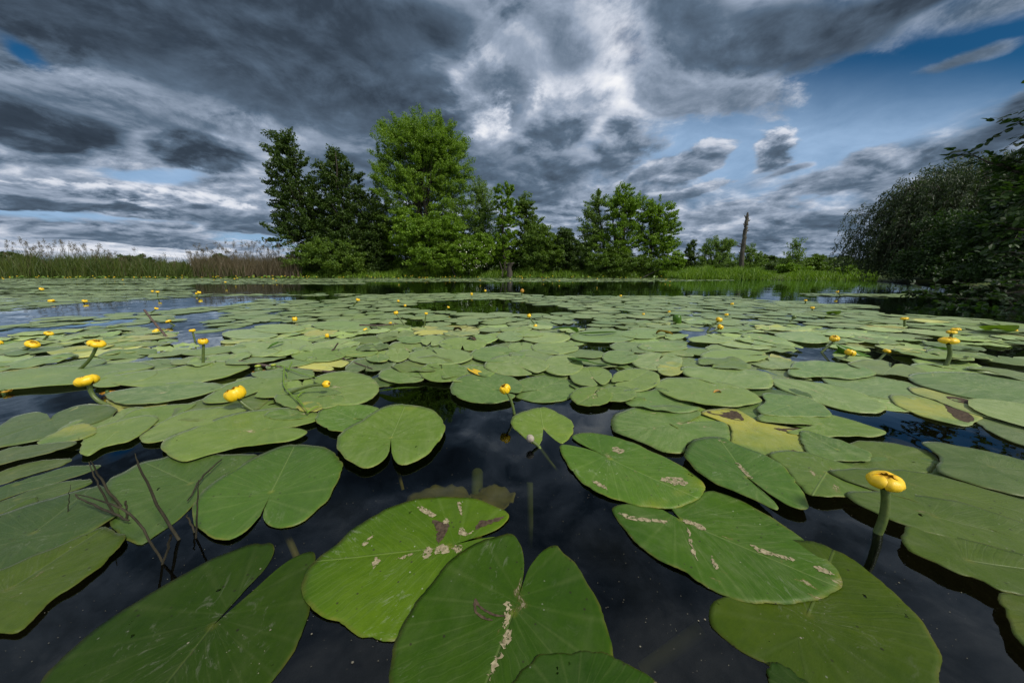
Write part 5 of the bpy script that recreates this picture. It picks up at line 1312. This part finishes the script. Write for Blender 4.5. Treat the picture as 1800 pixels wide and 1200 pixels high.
# ------------------------------------------------------------------ flowers
def sepal_geom(R_, Hh, k, open_=0.0, seed=0):
    """one thick concave sepal of the flattened yellow globe"""
    r = np.random.default_rng(seed*5+k); az0 = k*2*math.pi/5 + r.normal()*0.08
    nu, nv = 11, 9; V = []; hg = []
    rk = (1.0 + (0.07 if k % 2 else -0.03))*R_
    for i in range(nv):
        v = i/(nv-1); phi = R(-78 + v*(158 - open_*60))
        half = R(12 + 34*math.sin(min(1, v*1.25)*math.pi/2)) * (1 - 0.55*max(0, (v-0.78)/0.22)**2)
        for j in range(nu):
            u = j/(nu-1)*2-1; th = az0 + u*half
            rad = rk*math.cos(phi)**0.62 if math.cos(phi) > 0 else 0
            rad *= 1 - 0.05*u*u + 0.02*math.sin(u*7+k)
            z = Hh*0.5*(1+math.sin(phi)*1.0) + Hh*0.05*math.sin(u*3+k*2)*v
            if v > 0.9: z -= Hh*0.05
            V.append((rad*math.cos(th), rad*math.sin(th), z)); hg.append(v)
    F = [[i*nu+j, i*nu+j+1, (i+1)*nu+j+1, (i+1)*nu+j] for i in range(nv-1) for j in range(nu-1)]
    return np.array(V), np.array(F), hg
HEADS = {}
def head_meshes(seed, open_=0.0):
    if (seed, open_) in HEADS: return HEADS[(seed, open_)]
    out = []
    for k in range(5):
        V, F, h = sepal_geom(1.0, 1.15, k, open_, seed); me = np_mesh('petal', V, [F]); fattr(me, 'hgt', h); me.materials.append(M['petal']); out.append(me)
    mb = MB(); mb.tube([(0, 0, 0.25), (0, 0, 0.6), (0, 0, 0.80), (0, 0, 0.84)], [0.35, 0.42, 0.50, 0.46], 16)
    d = mb.mesh('stigma_disc'); d.materials.append(M['disc'])
    HEADS[(seed, open_)] = (out, d); return HEADS[(seed, open_)]
def stem_pts(base, head, bend, n=10):
    base, head = np.array(base, float), np.array(head, float)
    mid = (base+head)/2 + np.array(bend)
    t = np.linspace(0, 1, n)[:, None]; c = (1-t)**2*base+2*t*(1-t)*mid+t*t*head
    d0 = unit(c[0]-c[1]); return np.vstack([c[0]+d0*0.05*1.5+np.array([0, 0, -0.03]), c])
def flower(label, hp, bp, wpx, stem_r=None, hk=0.5, bend=(0, 0, 0), tilt=None, seed=0, open_=0.0, dy=0.0, hmat=None, group='yellow pond-lily flowers', cat='flower'):
    """hp head pixel (centre), bp stem foot pixel, wpx head width in photo pixels"""
    b = np.array([*G(*bp), 0.0]); Yh = b[1]+dy
    h = AT(hp[0], hp[1], Yh); depth = Yh*cp - (h[2]-CAM_H)*sp
    Rr = wpx*0.93/600*depth/2; Hh = Rr*2*hk
    if h[2] < 0.004: h[2] = 0.004
    root = empty('pond_lily_flower', tuple(b), label, cat, group)
    ax = unit(h - b) if tilt is None else unit(np.array(tilt, float))
    ax = unit(ax*0.55+np.array([0, 0, 0.6])) if tilt is None else ax
    foot = h - ax*Hh*0.5
    sp_ = stem_pts(b, foot, bend); sr = stem_r or Rr*0.24
    mb = MB(); mb.tube(sp_-b, np.linspace(sr*1.05, sr*0.95, len(sp_)), 10)
    # receptacle
    link('stem', mb.mesh('stem'), M['stem'], root)
    q = Vector(ax).to_track_quat('Z', 'Y'); q = q @ Matrix.Rotation(seed*1.1, 3, 'Z').to_quaternion()
    ps, dsc = head_meshes(seed % 4, open_)
    for me in ps:
        o = bpy.data.objects.new('petal', me); COL.objects.link(o); o.parent = root
        o.location = foot-b; o.rotation_mode = 'QUATERNION'; o.rotation_quaternion = q; o.scale = (Rr, Rr, Hh/1.1)
    o = bpy.data.objects.new('stigma_disc', dsc); COL.objects.link(o); o.parent = root
    o.location = foot-b; o.rotation_mode = 'QUATERNION'; o.rotation_quaternion = q; o.scale = (Rr, Rr, Hh/1.1)
    return root
flower('large yellow flower on a thick green stem in the right foreground', (1557,846), (1543,936), 53, 0.0058, 0.48, (0.012, 0, 0.0), seed=1)
flower('orange-yellow cup-shaped flower left of centre on a short slanting stem', (414,692), (450,724), 35, 0.0048, 0.72, (-0.01, 0, 0.0), tilt=(-0.35, -0.1, 1), seed=2, open_=0.3)
flower('large yellow flower at left on a curved stem beside blue-grey water', (153,669), (190,712), 35, 0.0062, 0.52, (-0.03, 0, -0.015), seed=3)
flower('yellow flower in the centre on a pale stem behind the ragged round leaf', (888,684), (904,727), 20, 0.0042, 0.85, (0.004, 0, 0.01), seed=0, tilt=(-0.5, -0.3, 1))
flower('yellow flat flower on a long stem leaning right, second of the tall left ones', (170,604), (134,653), 24, 0.0062, 0.5, (0.02, 0, -0.01), seed=1)
flower('yellow flower on the straightest upright stem left of centre', (357,600), (357,643), 16, 0.0058, 0.72, (0, 0, 0), seed=2, open_=0.3)
flower('low yellow flower at the far left leaning over the pads', (57,605), (28,620), 20, 0.006, 0.5, (0.01, 0, 0), seed=3)
flower('small greenish-yellow bud above the low far-left flower', (86,586), (71,603), 12, 0.0055, 0.5, seed=1)
flower('small yellow bud just behind the straightest upright flower', (338,581), (343,600), 10, 0.005, 0.55, seed=2)
flower('yellow flower lying on the pads beside the leaning dead stick', (275,583), (288,586), 14, 0.004, 0.55, seed=3)
flower('tiny yellow bud behind the leaning dead stick', (296,565), (307,572), 9, 0.005, 0.5, seed=1)
flower('tiny green bud touching the top of the leaning dead stick', (275,542), (262,552), 6, 0.005, 0.5, seed=1)
flower('yellow flower at the end of a long arched stem lying on the pads', (573,675), (495,700), 13, 0.0052, 1.0, (-0.005, 0, 0.022), tilt=(1, -0.1, 0.15), seed=0)
flower('small yellow bud in the gap of dark water left of centre', (518,561), (519,566), 9, 0.005, 0.9, seed=1)
flower('small bright yellow bud standing left of the fallen twig', (575,590), (577,596), 7, 0.005, 1.1, seed=2)
flower('yellow bud leaning left on a long dark stem beyond centre', (696,550), (713,573), 9, 0.0055, 0.7, seed=3)
flower('small bud on a thin vertical stem beyond centre', (749,551), (745,576), 6, 0.0045, 0.7, seed=1)
flower('flattened yellow flower floating beyond the floating stick', (642,580), (645,583), 9, 0.005, 0.7, seed=2)
flower('tiny yellow bud between the floating flower and the long-stemmed bud', (686,568), (688,570), 6, 0.005, 0.7, seed=0)
flower('yellow bud on a bent stem in the centre distance, upper of two', (930,555), (940,570), 8, 0.0055, 0.85, seed=1)
flower('yellow bud close to the water in the centre distance, lower of two', (941,573), (947,575), 8, 0.005, 0.7, seed=2)
flower('upper flower of the pair over the right-hand pool', (1264,562), (1243,583), 11, 0.0055, 0.75, (0, 0, 0.03), seed=3)
flower('lower flower of the pair over the right-hand pool', (1266,575), (1244,584), 10, 0.0055, 0.85, seed=0)
flower('yellow flower on a slanting stem reflected in the grey pool at right', (1467,595), (1444,619), 16, 0.0055, 0.6, seed=1, tilt=(-0.3, -0.2, 1))
flower('yellow flower in front of the folded upright leaf', (1494,620), (1475,634), 17, 0.0058, 0.65, seed=2)
flower('small yellow flower right of the folded upright leaf', (1559,617), (1545,632), 11, 0.0055, 0.6, seed=3)
flower('widest flower of the stacked right-hand group, on a thick curved stem', (1668,599), (1660,645), 27, 0.0078, 0.42, (0.03, 0, 0.0), seed=1)
flower('middle flower of the stacked right-hand group', (1673,584), (1671,597), 14, 0.0075, 0.45, seed=2)
flower('topmost flower of the stacked right-hand group', (1680,579), (1680,588), 13, 0.0075, 0.40, seed=3)
flower('distant yellow flower on a short pale stem right of the pool', (1590,560), (1590,575), 11, 0.007, 0.45, seed=0)
flower('yellow flower at the right edge beside a dark humped leaf', (1780,581), (1772,584), 13, 0.006, 0.6, seed=1)
flower('dark-stemmed yellow bud standing in open water right of the dead trunk', (1428,541), (1428,547), 7, 0.008, 0.6, seed=2)
flower('tiny yellow bud in open water, left of the bent distant flower', (1416,528), (1416,534), 5, 0.008, 0.6, seed=3)
flower('distant flower on a zigzag stem in the open water at right', (1472,513), (1478,521), 5, 0.006, 0.7, seed=0)
flower('tiny yellow flower on the pads left of the headless stalk', (1277,553), (1278,556), 7, 0.006, 0.6, seed=1)
flower('tiny yellow flower at the edge of the water below the dead trunk', (1287,534), (1288,537), 6, 0.006, 0.6, seed=2)
flower('tiny yellow flower left of the rolled upright leaf', (1131,552), (1132,555), 5, 0.006, 0.7, seed=3)
flower('tiny yellow flower right behind the rolled upright leaf', (1176,548), (1177,550), 5, 0.006, 0.7, seed=0)
flower('distant bud leaning right over the front edge of pads', (629,527), (619,540), 7, 0.008, 0.7, seed=1)
flower('distant yellow bud left of the dark pool with tree reflections', (700,529), (700,532), 5, 0.006, 0.8, seed=2)
flower('distant yellow bud just below the one left of the dark pool', (712,537), (713,540), 5, 0.006, 0.8, seed=3)
flower('distant thin leaning bud in the dark pool', (788,540), (781,549), 5, 0.006, 0.7, seed=0)
flower('distant yellow bud on the front edge of pads left of the brown one', (829,517), (829,521), 4.5, 0.006, 1.1, seed=1)
flower('farthest bud on a stalk at the front edge of pads', (853,511), (853,517), 4.5, 0.006, 0.8, seed=2)
flower('distant yellow bud right of the brown withered one', (1091,520), (1092,522), 4.5, 0.006, 0.7, seed=3)
flower('distant yellow flower leaning right at the left shore water', (73,508), (58,515), 7, 0.008, 0.5, seed=0)
flower('yellow flower floating low at the left beside curled leaves', (90,529), (92,532), 9, 0.006, 0.6, seed=1)
flower('small dull flower right of the low floating one at the left', (149,529), (146,533), 8, 0.006, 0.5, seed=2)
flower('left bud of the distant pair above the leaning stick', (268,512), (269,515), 4.5, 0.006, 0.7, seed=3)
flower('right bud of the distant pair, on a dark vertical stem', (277,513), (277,523), 6, 0.008, 0.5, seed=0)
flower('upper distant yellow bud at the left of the reed reflections', (350,514), (345,521), 6, 0.007, 0.7, seed=1)
flower('lower distant yellow bud at the left of the reed reflections', (345,516), (344,520), 4, 0.006, 0.7, seed=2)
flower('lone bud on a stalk near the reed reflections', (396,496), (397,503), 4, 0.008, 0.6, seed=3)
flower('yellow flower cut by the left frame edge', (-1,603), (4,606), 10, 0.006, 0.8, seed=3)
# odd ones: seed heads, grey bud, headless stalk, withered flowers
def seed_head(label, px, py, w):
    b = np.array([*G(px, py+4), 0.0]); depth = b[1]*cp+CAM_H*sp; r = w/600*depth/2
    root = empty('seed_head', tuple(b), label, 'seed head', 'brown seed heads at the waterline')
    mb = MB(); mb.tube([(0, 0, -0.02), (0, 0, 0.0), (0, 0, r*0.5), (0, 0, r*0.95), (0, 0, r*1.15), (0, 0, r*1.3)], [r*0.4, r*0.62, r*0.75, r*0.5, r*0.42, r*0.62], 14)
    link('pod', mb.mesh('pod'), M['seed'], root)
    mb = MB(); a = np.linspace(0, 2*math.pi, 17); mb.tube(np.column_stack([np.cos(a)*r*0.42, np.sin(a)*r*0.42, np.full(17, r*1.36)]), r*0.16, 6, False); link('stigma_ring', mb.mesh('stigma_ring'), M['petal'], root)
    for k in range(5):
        V, F, h = sepal_geom(r*1.1, r*0.9, k, 1.2, k); me = np_mesh('withered_petal', V+np.array([0, 0, -r*0.25]), [F]); link('withered_petal', me, M['oldpet'], root)
seed_head('brown and green seed head at the waterline, left of the pair', 455, 650, 17)
seed_head('brown and green seed head at the waterline, right of the pair', 482, 647, 15)
def floaty(name, label, cat, px, py, w, mat, hk=0.5):
    b = np.array([*G(px, py), 0.004]); depth = b[1]*cp+CAM_H*sp; r = w/600*depth/2; root = empty(name, tuple(b), label, cat)
    for k in range(4):
        V, F, h = sepal_geom(r, r*hk*2, k, 0.9, k+3); link('withered_petal', np_mesh('withered_petal', V, [F]), M[mat], root)
    mb = MB(); mb.tube([(0, 0, -0.03), (0, 0, 0.2*r), (0, 0, r*0.7)], [r*0.3, r*0.35, r*0.2], 10); link('pod', mb.mesh('pod'), M['seed'], root)
floaty('withered_flower', 'brown-yellow withered flower at the left edge of the blue-grey water', 'withered flower', 8, 692, 18, 'oldpet', 0.4)
floaty('withered_flower', 'half-sunk orange-brown flower beside the curved-stem flower', 'withered flower', 190, 694, 18, 'oldpet', 0.3)
floaty('withered_flower', 'dark withered flower touching the leaning dead stick', 'withered flower', 292, 583, 10, 'oldpet', 0.5)
floaty('withered_flower', 'blackish withered flower afloat near the second-left tall flower', 'withered flower', 21, 596, 11, 'brownpatch', 0.4)
def bud(label, hp, bp, wpx, mat, smat='stem', name='lily_bud', bend=(0, 0, 0)):
    b = np.array([*G(*bp), 0.0]); h = AT(hp[0], hp[1], b[1]); depth = b[1]*cp-(h[2]-CAM_H)*sp; r = wpx/600*depth/2
    root = empty(name, tuple(b), label, 'bud'); ax = unit(h-b); ax = unit(ax+np.array([0, 0, 0.3]))
    mb = MB(); mb.tube(stem_pts(b, h-ax*r, bend)-b, r*0.4, 8); link('stem', mb.mesh('stem'), M[smat], root)
    mb = MB(); mb.tube([h-b-ax*r, h-b-ax*r*0.8, h-b-ax*r*0.2, h-b+ax*r*0.4, h-b+ax*r*0.85, h-b+ax*r*1.05], [r*0.3, r*0.75, r, r*0.9, r*0.5, r*0.1], 12); link('bud_head', mb.mesh('bud_head'), M[mat], root)
bud('grey round bud over the dark channel below the ragged round leaf', (932,770), (948,785), 14, 'budgrey')
bud('headless greenish stalk leaning right among the right-hand pads', (1396,557), (1386,568), 7, 'seed')
bud('brown withered bud on a stalk at the far edge of pads', (918,511), (917,520), 7, 'oldpet')
mb = MB(); mb.tube([(*G(948,786), -0.001), (*G(962,797), -0.012), (*G(980,806), -0.03)], 0.0035, 8)
tag(link('sunken_stalk', mb.mesh('sunken_stalk'), M['sunkgreen']), 'green stalk going under water from the grey bud', 'stalk')
# tiny flowers of the far band
rootm = None
def tiny_proto():
    V, F, _ = sepal_geom(1.0, 1.0, 0, 0, 0); Vs = []; Fs = []
    ms = head_meshes(0)[0]; mb = MB(); mb.tube([(0, 0, 0), (0, 0, 0.5), (0, 0, 0.9), (0, 0, 1.0)], [0.3, 0.95, 0.85, 0.3], 8); me = mb.mesh('blossom'); me.materials.append(M['petal']); fattr(me, 'hgt', np.full(len(me.vertices), 0.6))
    mb = MB(); mb.tube([(0, 0, -1), (0.05, 0, 0)], [0.2, 0.2], 5); st = mb.mesh('stem'); st.materials.append(M['stem'])
    return me, st
bm_, sm_ = tiny_proto()
tpx = []
for i in range(150):
    px = prs.uniform(-10, 560) if i < 95 else prs.uniform(560, 1180)
    y = prs.uniform(19, 25.5) if prs.random() < 0.85 else prs.uniform(13, 19); tpx.append((px, y))
for (px, y) in tpx:
    d = ray(px, 489); x = d[0]/d[1]*y; h = prs.uniform(0.03, 0.18); r = prs.uniform(0.026, 0.038)
    root = empty('pond_lily_flower', (x, y, 0), 'tiny yellow flower in the pale band of pads along the far bank', 'flower', 'tiny flowers in the far band of pads')
    o = bpy.data.objects.new('blossom', bm_); COL.objects.link(o); o.parent = root; o.location = (0, 0, h); o.scale = (r, r, r)
    o = bpy.data.objects.new('stem', sm_); COL.objects.link(o); o.parent = root; o.location = (0, 0, h); o.scale = (r, r, h+0.02)

# ------------------------------------------------------------------ sticks, stalks, weeds, odd leaves
def stick(name, label, cat, pts, rad, mat, k=7, zs=None, dys=None):
    P = []
    Y0 = G(*pts[-1])[1]
    for i, p in enumerate(pts):
        if zs is not None: P.append((*G(p[0], p[1], zs[i]), zs[i]))
        else: P.append(AT(p[0], p[1], Y0+(dys[i] if dys else 0)))
    P = np.array(P); m = 12; s = np.linspace(0, 1, len(P)); t = np.linspace(0, 1, m)
    c = np.column_stack([np.interp(t, s, P[:, q]) for q in range(3)]); c += rng.normal(size=c.shape)*0.0006
    mb = MB(); rd = np.interp(t, np.linspace(0, 1, len(rad)), rad); mb.tube(c, rd, k)
    return tag(link(name, mb.mesh(name), M[mat]), label, cat)
stick('dead_stick', 'thin brown dead stick leaning left over the pads at the left', 'stick', [(253,544),(272,568),(295,594)], [0.006, 0.007, 0.007], 'twig')
stick('floating_stick', 'long purplish-brown twig floating across the pads left of centre', 'stick', [(420,635),(470,643),(540,650),(640,658)], [0.007, 0.006, 0.005, 0.003], 'twig', zs=[0.014, 0.010, 0.007, 0.004])
stick('floating_stick', 'thin brown twig lying on pads left of the leaning bud', 'stick', [(632,571),(665,572),(700,569)], [0.006, 0.005, 0.004], 'twig', zs=[0.02, 0.018, 0.012])
stick('dead_twig', 'short bent brown twig standing behind the floating stick', 'stick', [(594,603),(588,612),(578,621)], [0.004, 0.004, 0.004], 'twig')
stick('floating_stick', 'thin twig on dark water above the open pool at centre', 'stick', [(590,625),(620,636),(655,648)], [0.003, 0.003, 0.002], 'twig', zs=[0.012, 0.01, 0.008])
for (lb, pts, rad) in [
 ('tall dark curved dead stalk among the left foreground stalks', [(237,797),(243,815),(262,855),(290,912),(317,947)], [0.0008, 0.0026, 0.0034, 0.0042, 0.0046]),
 ('pale split dead stalk at the left of the foreground stalks', [(160,809),(172,832),(190,862),(214,890)], [0.0015, 0.003, 0.004, 0.0045]),
 ('pale dead stalk beside the split one, slightly shorter', [(156,812),(168,842),(183,872),(203,905)], [0.0012, 0.0022, 0.003, 0.003]),
 ('short upright pointed dead stalk right of the tall curved one', [(350,843),(347,870),(346,905),(345,945)], [0.0006, 0.002, 0.0026, 0.0028]),
 ('long bent dead stalk arching to the water in the left foreground', [(131,869),(180,880),(222,897),(247,922),(270,960),(283,988)], [0.001, 0.002, 0.0028, 0.003, 0.003, 0.003]),
 ('small thin dead stalk at the far left of the stalk clump', [(124,852),(121,875),(119,902)], [0.0006, 0.0012, 0.0015]),
 ('green-brown stub rising beside the foot of the tall curved stalk', [(301,938),(295,962),(287,990)], [0.003, 0.0034, 0.003]),
 ('short dark stub behind the bent stalk', [(221,880),(222,895),(224,912)], [0.003, 0.003, 0.0032]),
 ('short curled dead stub left of the upright pointed stalk', [(329,905),(335,920),(342,935)], [0.002, 0.003, 0.003])]:
    stick('dead_stalk', lb, 'dead stalk', pts, [q*0.5 for q in rad], 'deadstalk')
stick('fallen_stalk', 'thin straight dead stalk lying on the speckled leaf', 'dead stalk', [(131,870),(160,885),(195,900),(225,915)], [0.001, 0.0018, 0.002, 0.0015], 'deadstalk', zs=[0.03, 0.022, 0.018, 0.012])
stick('fallen_stalk', 'dark dead stalk slanting across the leaves left of the heart leaf', 'dead stalk', [(390,806),(372,822),(352,842),(330,880)], [0.0012, 0.0016, 0.0018, 0.001], 'deadstalk', zs=[0.012, 0.015, 0.013, 0.010])
def weed():
    root = empty('trailing_weed', (*G(498, 690), 0.01), 'green branching weed trailing over the pads behind the arched stem', 'weed'); b = np.array(root.location)
    zz = 0.022
    for pts in ([(513,636),(507,652),(500,645)], [(500,644),(498,662),(499,680),(507,690),(522,703),(540,722)], [(492,642),(510,650),(530,658),(560,664)], [(522,698),(530,710),(541,725)], [(523,697),(530,692),(537,688)], [(541,724),(552,719),(561,714)], [(503,655),(505,662)]):
        P = np.array([(*G(p[0], p[1], zz), zz) for p in pts]) - b
        mb = MB(); n = 9; s = np.linspace(0, 1, len(P)); t = np.linspace(0, 1, n); c = np.column_stack([np.interp(t, s, P[:, q]) for q in range(3)]); c[:, 2] += 0.004*np.sin(t*3.1)
        mb.tube(c, np.linspace(0.0028, 0.0014, n), 5); link('weed_stem', mb.mesh('weed_stem'), M['weed'], root)
weed()
def curl_leaf(name, label, cat, base_px, pts3, width, mat, k=9, roll=0.0):
    """leaf bent along a spine of world points with a width profile and cupped cross-section"""
    P = np.array(pts3, float); m = 14; s = np.linspace(0, 1, len(P)); t = np.linspace(0, 1, m)
    c = np.column_stack([np.interp(t, s, P[:, q]) for q in range(3)]); T_ = unit(np.gradient(c, axis=0))
    side = unit(np.cross(T_, np.array([0, 0.25, 1.0]))); nn = np.cross(side, T_)
    w = width*np.sin(np.pi*np.clip(t*0.94+0.03, 0, 1))**0.55; V = []
    for i in range(m):
        for j in range(k):
            u = j/(k-1)*2-1
            V.append(c[i] + side[i]*u*w[i]*math.cos(roll*abs(u)) + nn[i]*(roll*0.8)*u*u*w[i])
    V = np.array(V); o0 = V.mean(axis=0)*np.array([1, 1, 0]); V = V-o0
    lo = V.copy(); lo[:, 2] -= 0.001
    F = np.array([[i*k+j, i*k+j+1, (i+1)*k+j+1, (i+1)*k+j] for i in range(m-1) for j in range(k-1)])
    o = link(name, np_mesh(name, V, [F]), M[mat], None, tuple(o0)); return tag(o, label, cat)
def W3(px, py, z): return (*G(px, py, z), z)
# folded upright leaf by the right-hand flowers: a half standing up from a hinge line
def folded():
    hinge = [G(1463, 621), G(1480, 626), G(1500, 629), G(1522, 628)]; Y = G(1485, 627)[1]
    top = [(1463,601),(1476,606),(1492,610),(1508,617),(1521,622)]
    n = 14; t = np.linspace(0, 1, n)
    Hn = np.array([(*h, 0.004) for h in hinge]); H = np.column_stack([np.interp(t, np.linspace(0, 1, 4), Hn[:, q]) for q in range(3)])
    Tn = np.array([AT(a, b, Y+0.02) for a, b in top]); Tt = np.column_stack([np.interp(t, np.linspace(0, 1, 5), Tn[:, q]) for q in range(3)])
    V = []; m = 7
    for j in range(m):
        s = j/(m-1); V.append(H*(1-s)+Tt*s+np.array([0, -0.03, 0.0])*math.sin(s*math.pi))
    V = np.concatenate(V); F = np.array([[j*n+i, j*n+i+1, (j+1)*n+i+1, (j+1)*n+i] for j in range(m-1) for i in range(n-1)])
    o0 = np.array([*G(1490, 627), 0]); o = link('folded_leaf', np_mesh('folded_leaf', V-o0, [F]), M['greenfold'], None, tuple(o0))
    tag(o, 'bright green leaf folded upright behind the right-hand flowers', 'lily leaf')
folded()
curl_leaf('curled_leaf', 'fallen yellow leaf with dark specks floating in the centre', 'yellow leaf', None, [W3(824,647,0.012), W3(836,654,0.014), W3(850,661,0.010), W3(875,667,0.004)], 0.026, 'yellowleaf', roll=0.2)
curl_leaf('curled_leaf', 'bright green curled leaf arching up beyond the centre', 'lily leaf', None, [W3(972,579,0.02), W3(990,577,0.045), W3(1006,577,0.05), W3(1015,584,0.01)], 0.035, 'greenfold', roll=0.3)
curl_leaf('curled_leaf', 'narrow bright green folded leaf right of the arching one', 'lily leaf', None, [W3(1018,586,0.015), W3(1040,586,0.03), W3(1065,585,0.03), W3(1083,584,0.02)], 0.022, 'greenfold', roll=0.5)
curl_leaf('curled_leaf', 'dark green leaf with raised edge at the rim of the central pool', 'lily leaf', None, [W3(664,688,0.004), W3(690,684,0.018), W3(715,682,0.018), W3(738,681,0.006)], 0.016, 'midgreen', roll=0.3)
curl_leaf('curled_leaf', 'dark green lifted leaf at centre right casting deep shade', 'lily leaf', None, [W3(1000,628,0.012), W3(1025,634,0.03), W3(1050,640,0.02), W3(1070,640,0.01)], 0.035, 'greenfold', roll=0.15)
curl_leaf('curled_leaf', 'brown curled leaf scrap lying on pads right of centre', 'dead leaf', None, [W3(1154,586,0.012), W3(1161,582,0.035), W3(1172,584,0.03), W3(1182,588,0.01)], 0.02, 'oldpet', roll=0.6)
curl_leaf('curled_leaf', 'dark humped leaf floating at the right edge', 'lily leaf', None, [W3(1738,580,0.01), W3(1748,576,0.05), W3(1762,577,0.05), W3(1778,582,0.01)], 0.07, 'midgreen', roll=0.3)
curl_leaf('curled_leaf', 'leaf edge rolled up with a dark shadow left of centre', 'lily leaf', None, [W3(466,616,0.005), W3(478,608,0.025), W3(490,602,0.035), W3(498,602,0.02)], 0.016, 'greenfold', roll=0.5)
curl_leaf('curled_leaf', 'blackish crumpled leaf scrap in the centre distance', 'dead leaf', None, [W3(798,581,0.01), W3(804,577,0.03), W3(811,581,0.01)], 0.022, 'brownpatch', roll=0.6)
curl_leaf('curled_leaf', 'small dead scrap on pads below the blackish crumpled one', 'dead leaf', None, [W3(820,597,0.012), W3(829,594,0.022), W3(836,599,0.012)], 0.02, 'brownpatch', roll=0.5)
curl_leaf('curled_leaf', 'tiny brown scrap on the long leaf above the dusty tan leaf', 'dead leaf', None, [W3(1255,690,0.014), W3(1262,687,0.018), W3(1268,690,0.014)], 0.009, 'oldpet', roll=0.6)
curl_leaf('curled_leaf', 'small dark curled leaf in the right-hand open water', 'lily leaf', None, [W3(1458,552,0.005), W3(1465,549,0.04), W3(1473,552,0.005)], 0.05, 'midgreen', roll=0.3)
curl_leaf('curled_leaf', 'green leaf edge poking up left of the stacked flowers', 'lily leaf', None, [W3(1636,614,0.005), W3(1650,611,0.022), W3(1664,615,0.008)], 0.02, 'greenfold', roll=0.3)
for (px, py, zz_) in [(112,527,0), (165,510,0), (350,602,0)]: pass
def rolled():
    Y = G(1190, 568)[1]; b = np.array([*G(1190, 568), 0]); top = AT(1190, 553, Y)-b
    mb = MB(); c = np.array([[0, 0, -0.05], [0, 0, 0.02], top*0.6, top*0.92, top]); mb.tube(c, [0.028, 0.033, 0.034, 0.030, 0.012], 14)
    o = link('rolled_leaf', mb.mesh('rolled_leaf'), M['greenfold'], None, tuple(b)); tag(o, 'rolled bright green young leaf standing upright right of centre', 'lily leaf')
rolled()
# ---- under water: sunken leaves and stalks
def sunken(label, pts, c, z, mat, col=1.0):
    W_ = np.array([G(p[0], p[1], z) for p in pts]); ap = np.array(G(c[0], c[1], z)); P = smooth_closed(W_, 48)
    g = pad_geom(P, ap, unit(P.mean(axis=0)-ap+1e-4), 6, 3, wav=0.004)
    V, F3, F4, leaf, rim = g; me = np_mesh('sunken_leaf', V, [F3, F4]); me.materials.append(M[mat])
    o = bpy.data.objects.new('sunken_leaf', me); COL.objects.link(o); tip = unit(P.mean(axis=0)-ap+1e-4)
    o.location = (*ap, z); o.rotation_euler = (0, 0, math.atan2(tip[1], tip[0])-math.pi/2); tag(o, label, 'sunken leaf')
sunken('brownish sunken leaf just behind the bright scarred leaf', [(715,882),(722,865),(745,855),(780,851),(805,852),(825,864),(826,880),(780,895),(740,895)], (780,875), -0.02, 'sunk')
sunken('paler sunken leaf touching the brownish sunken one', [(826,868),(845,857),(875,855),(900,860),(905,875),(895,890),(875,896),(840,880)], (865,874), -0.022, 'sunk')
mb = MB(); b = np.array([*G(838,885,-0.03), -0.03]); mb.tube([b+[0,0,-0.18], b, np.array([*G(839,832,-0.05), -0.05])], [0.008, 0.012, 0.014], 12)
tag(link('sunken_rolled_leaf', mb.mesh('sunken_rolled_leaf'), M['sunkgreen']), 'greenish rolled leaf under water behind the bright scarred leaf', 'sunken leaf')
mb = MB(); mb.tube([(*G(932,960,-0.25), -0.25), (*G(932,920,-0.14), -0.14), (*G(931,848,-0.06), -0.06)], [0.006, 0.007, 0.008], 10)
tag(link('sunken_rolled_leaf', mb.mesh('sunken_rolled_leaf'), M['sunkgreen']), 'faint pointed shoot under water in the middle of the channel', 'sunken leaf')
for (lb, p0, p1, z0, z1, r_) in [('broad pale stalk under water right of the front heart leaf', (1130,1180), (1235,1105), -0.14, -0.08, 0.011), ('brownish stalk under water between the heart and bottom-left leaves', (522,980), (500,930), -0.10, -0.06, 0.006), ('faint stalk under water left of the smooth heart leaf', (708,860), (700,828), -0.09, -0.05, 0.004)]:
    mb = MB(); mb.tube([(*G(*p0, z0), z0), (*G((p0[0]+p1[0])/2, (p0[1]+p1[1])/2, (z0+z1)/2), (z0+z1)/2), (*G(*p1, z1), z1)], r_, 10)
    tag(link('sunken_stalk', mb.mesh('sunken_stalk'), M['sunk']), lb, 'stalk')
# ---- flecks of duckweed, petals and dust on the water
def flecks():
    C = []
    for _ in range(1100):
        px, py = prs.uniform(0, 1700), prs.uniform(690, 1190); C.append((*G(px, py), 0.0008))
    C = np.array(C); n = len(C); a = np.array([[math.cos(q), math.sin(q)] for q in np.arange(5)*1.2566])
    s = np.array([prs.uniform(0.0001, 0.0006)*(1 if prs.random() < 0.96 else 2.5) for _ in range(n)]); V = np.repeat(C, 5, axis=0); V[:, :2] += (a[None]*s[:, None, None]).reshape(-1, 2)
    F = np.arange(n)[:, None]*5+np.arange(5)[None]
    o = link('surface_dust', np_mesh('surface_dust', V, [F], False), M['speck']); tag(o, 'scattered specks of dust and pollen floating on the dark water', 'dust', kind='stuff')
flecks()
print('pads traced', len(PADS), 'ind', len(ind), 'rest', len(rest), 'far', len(far))
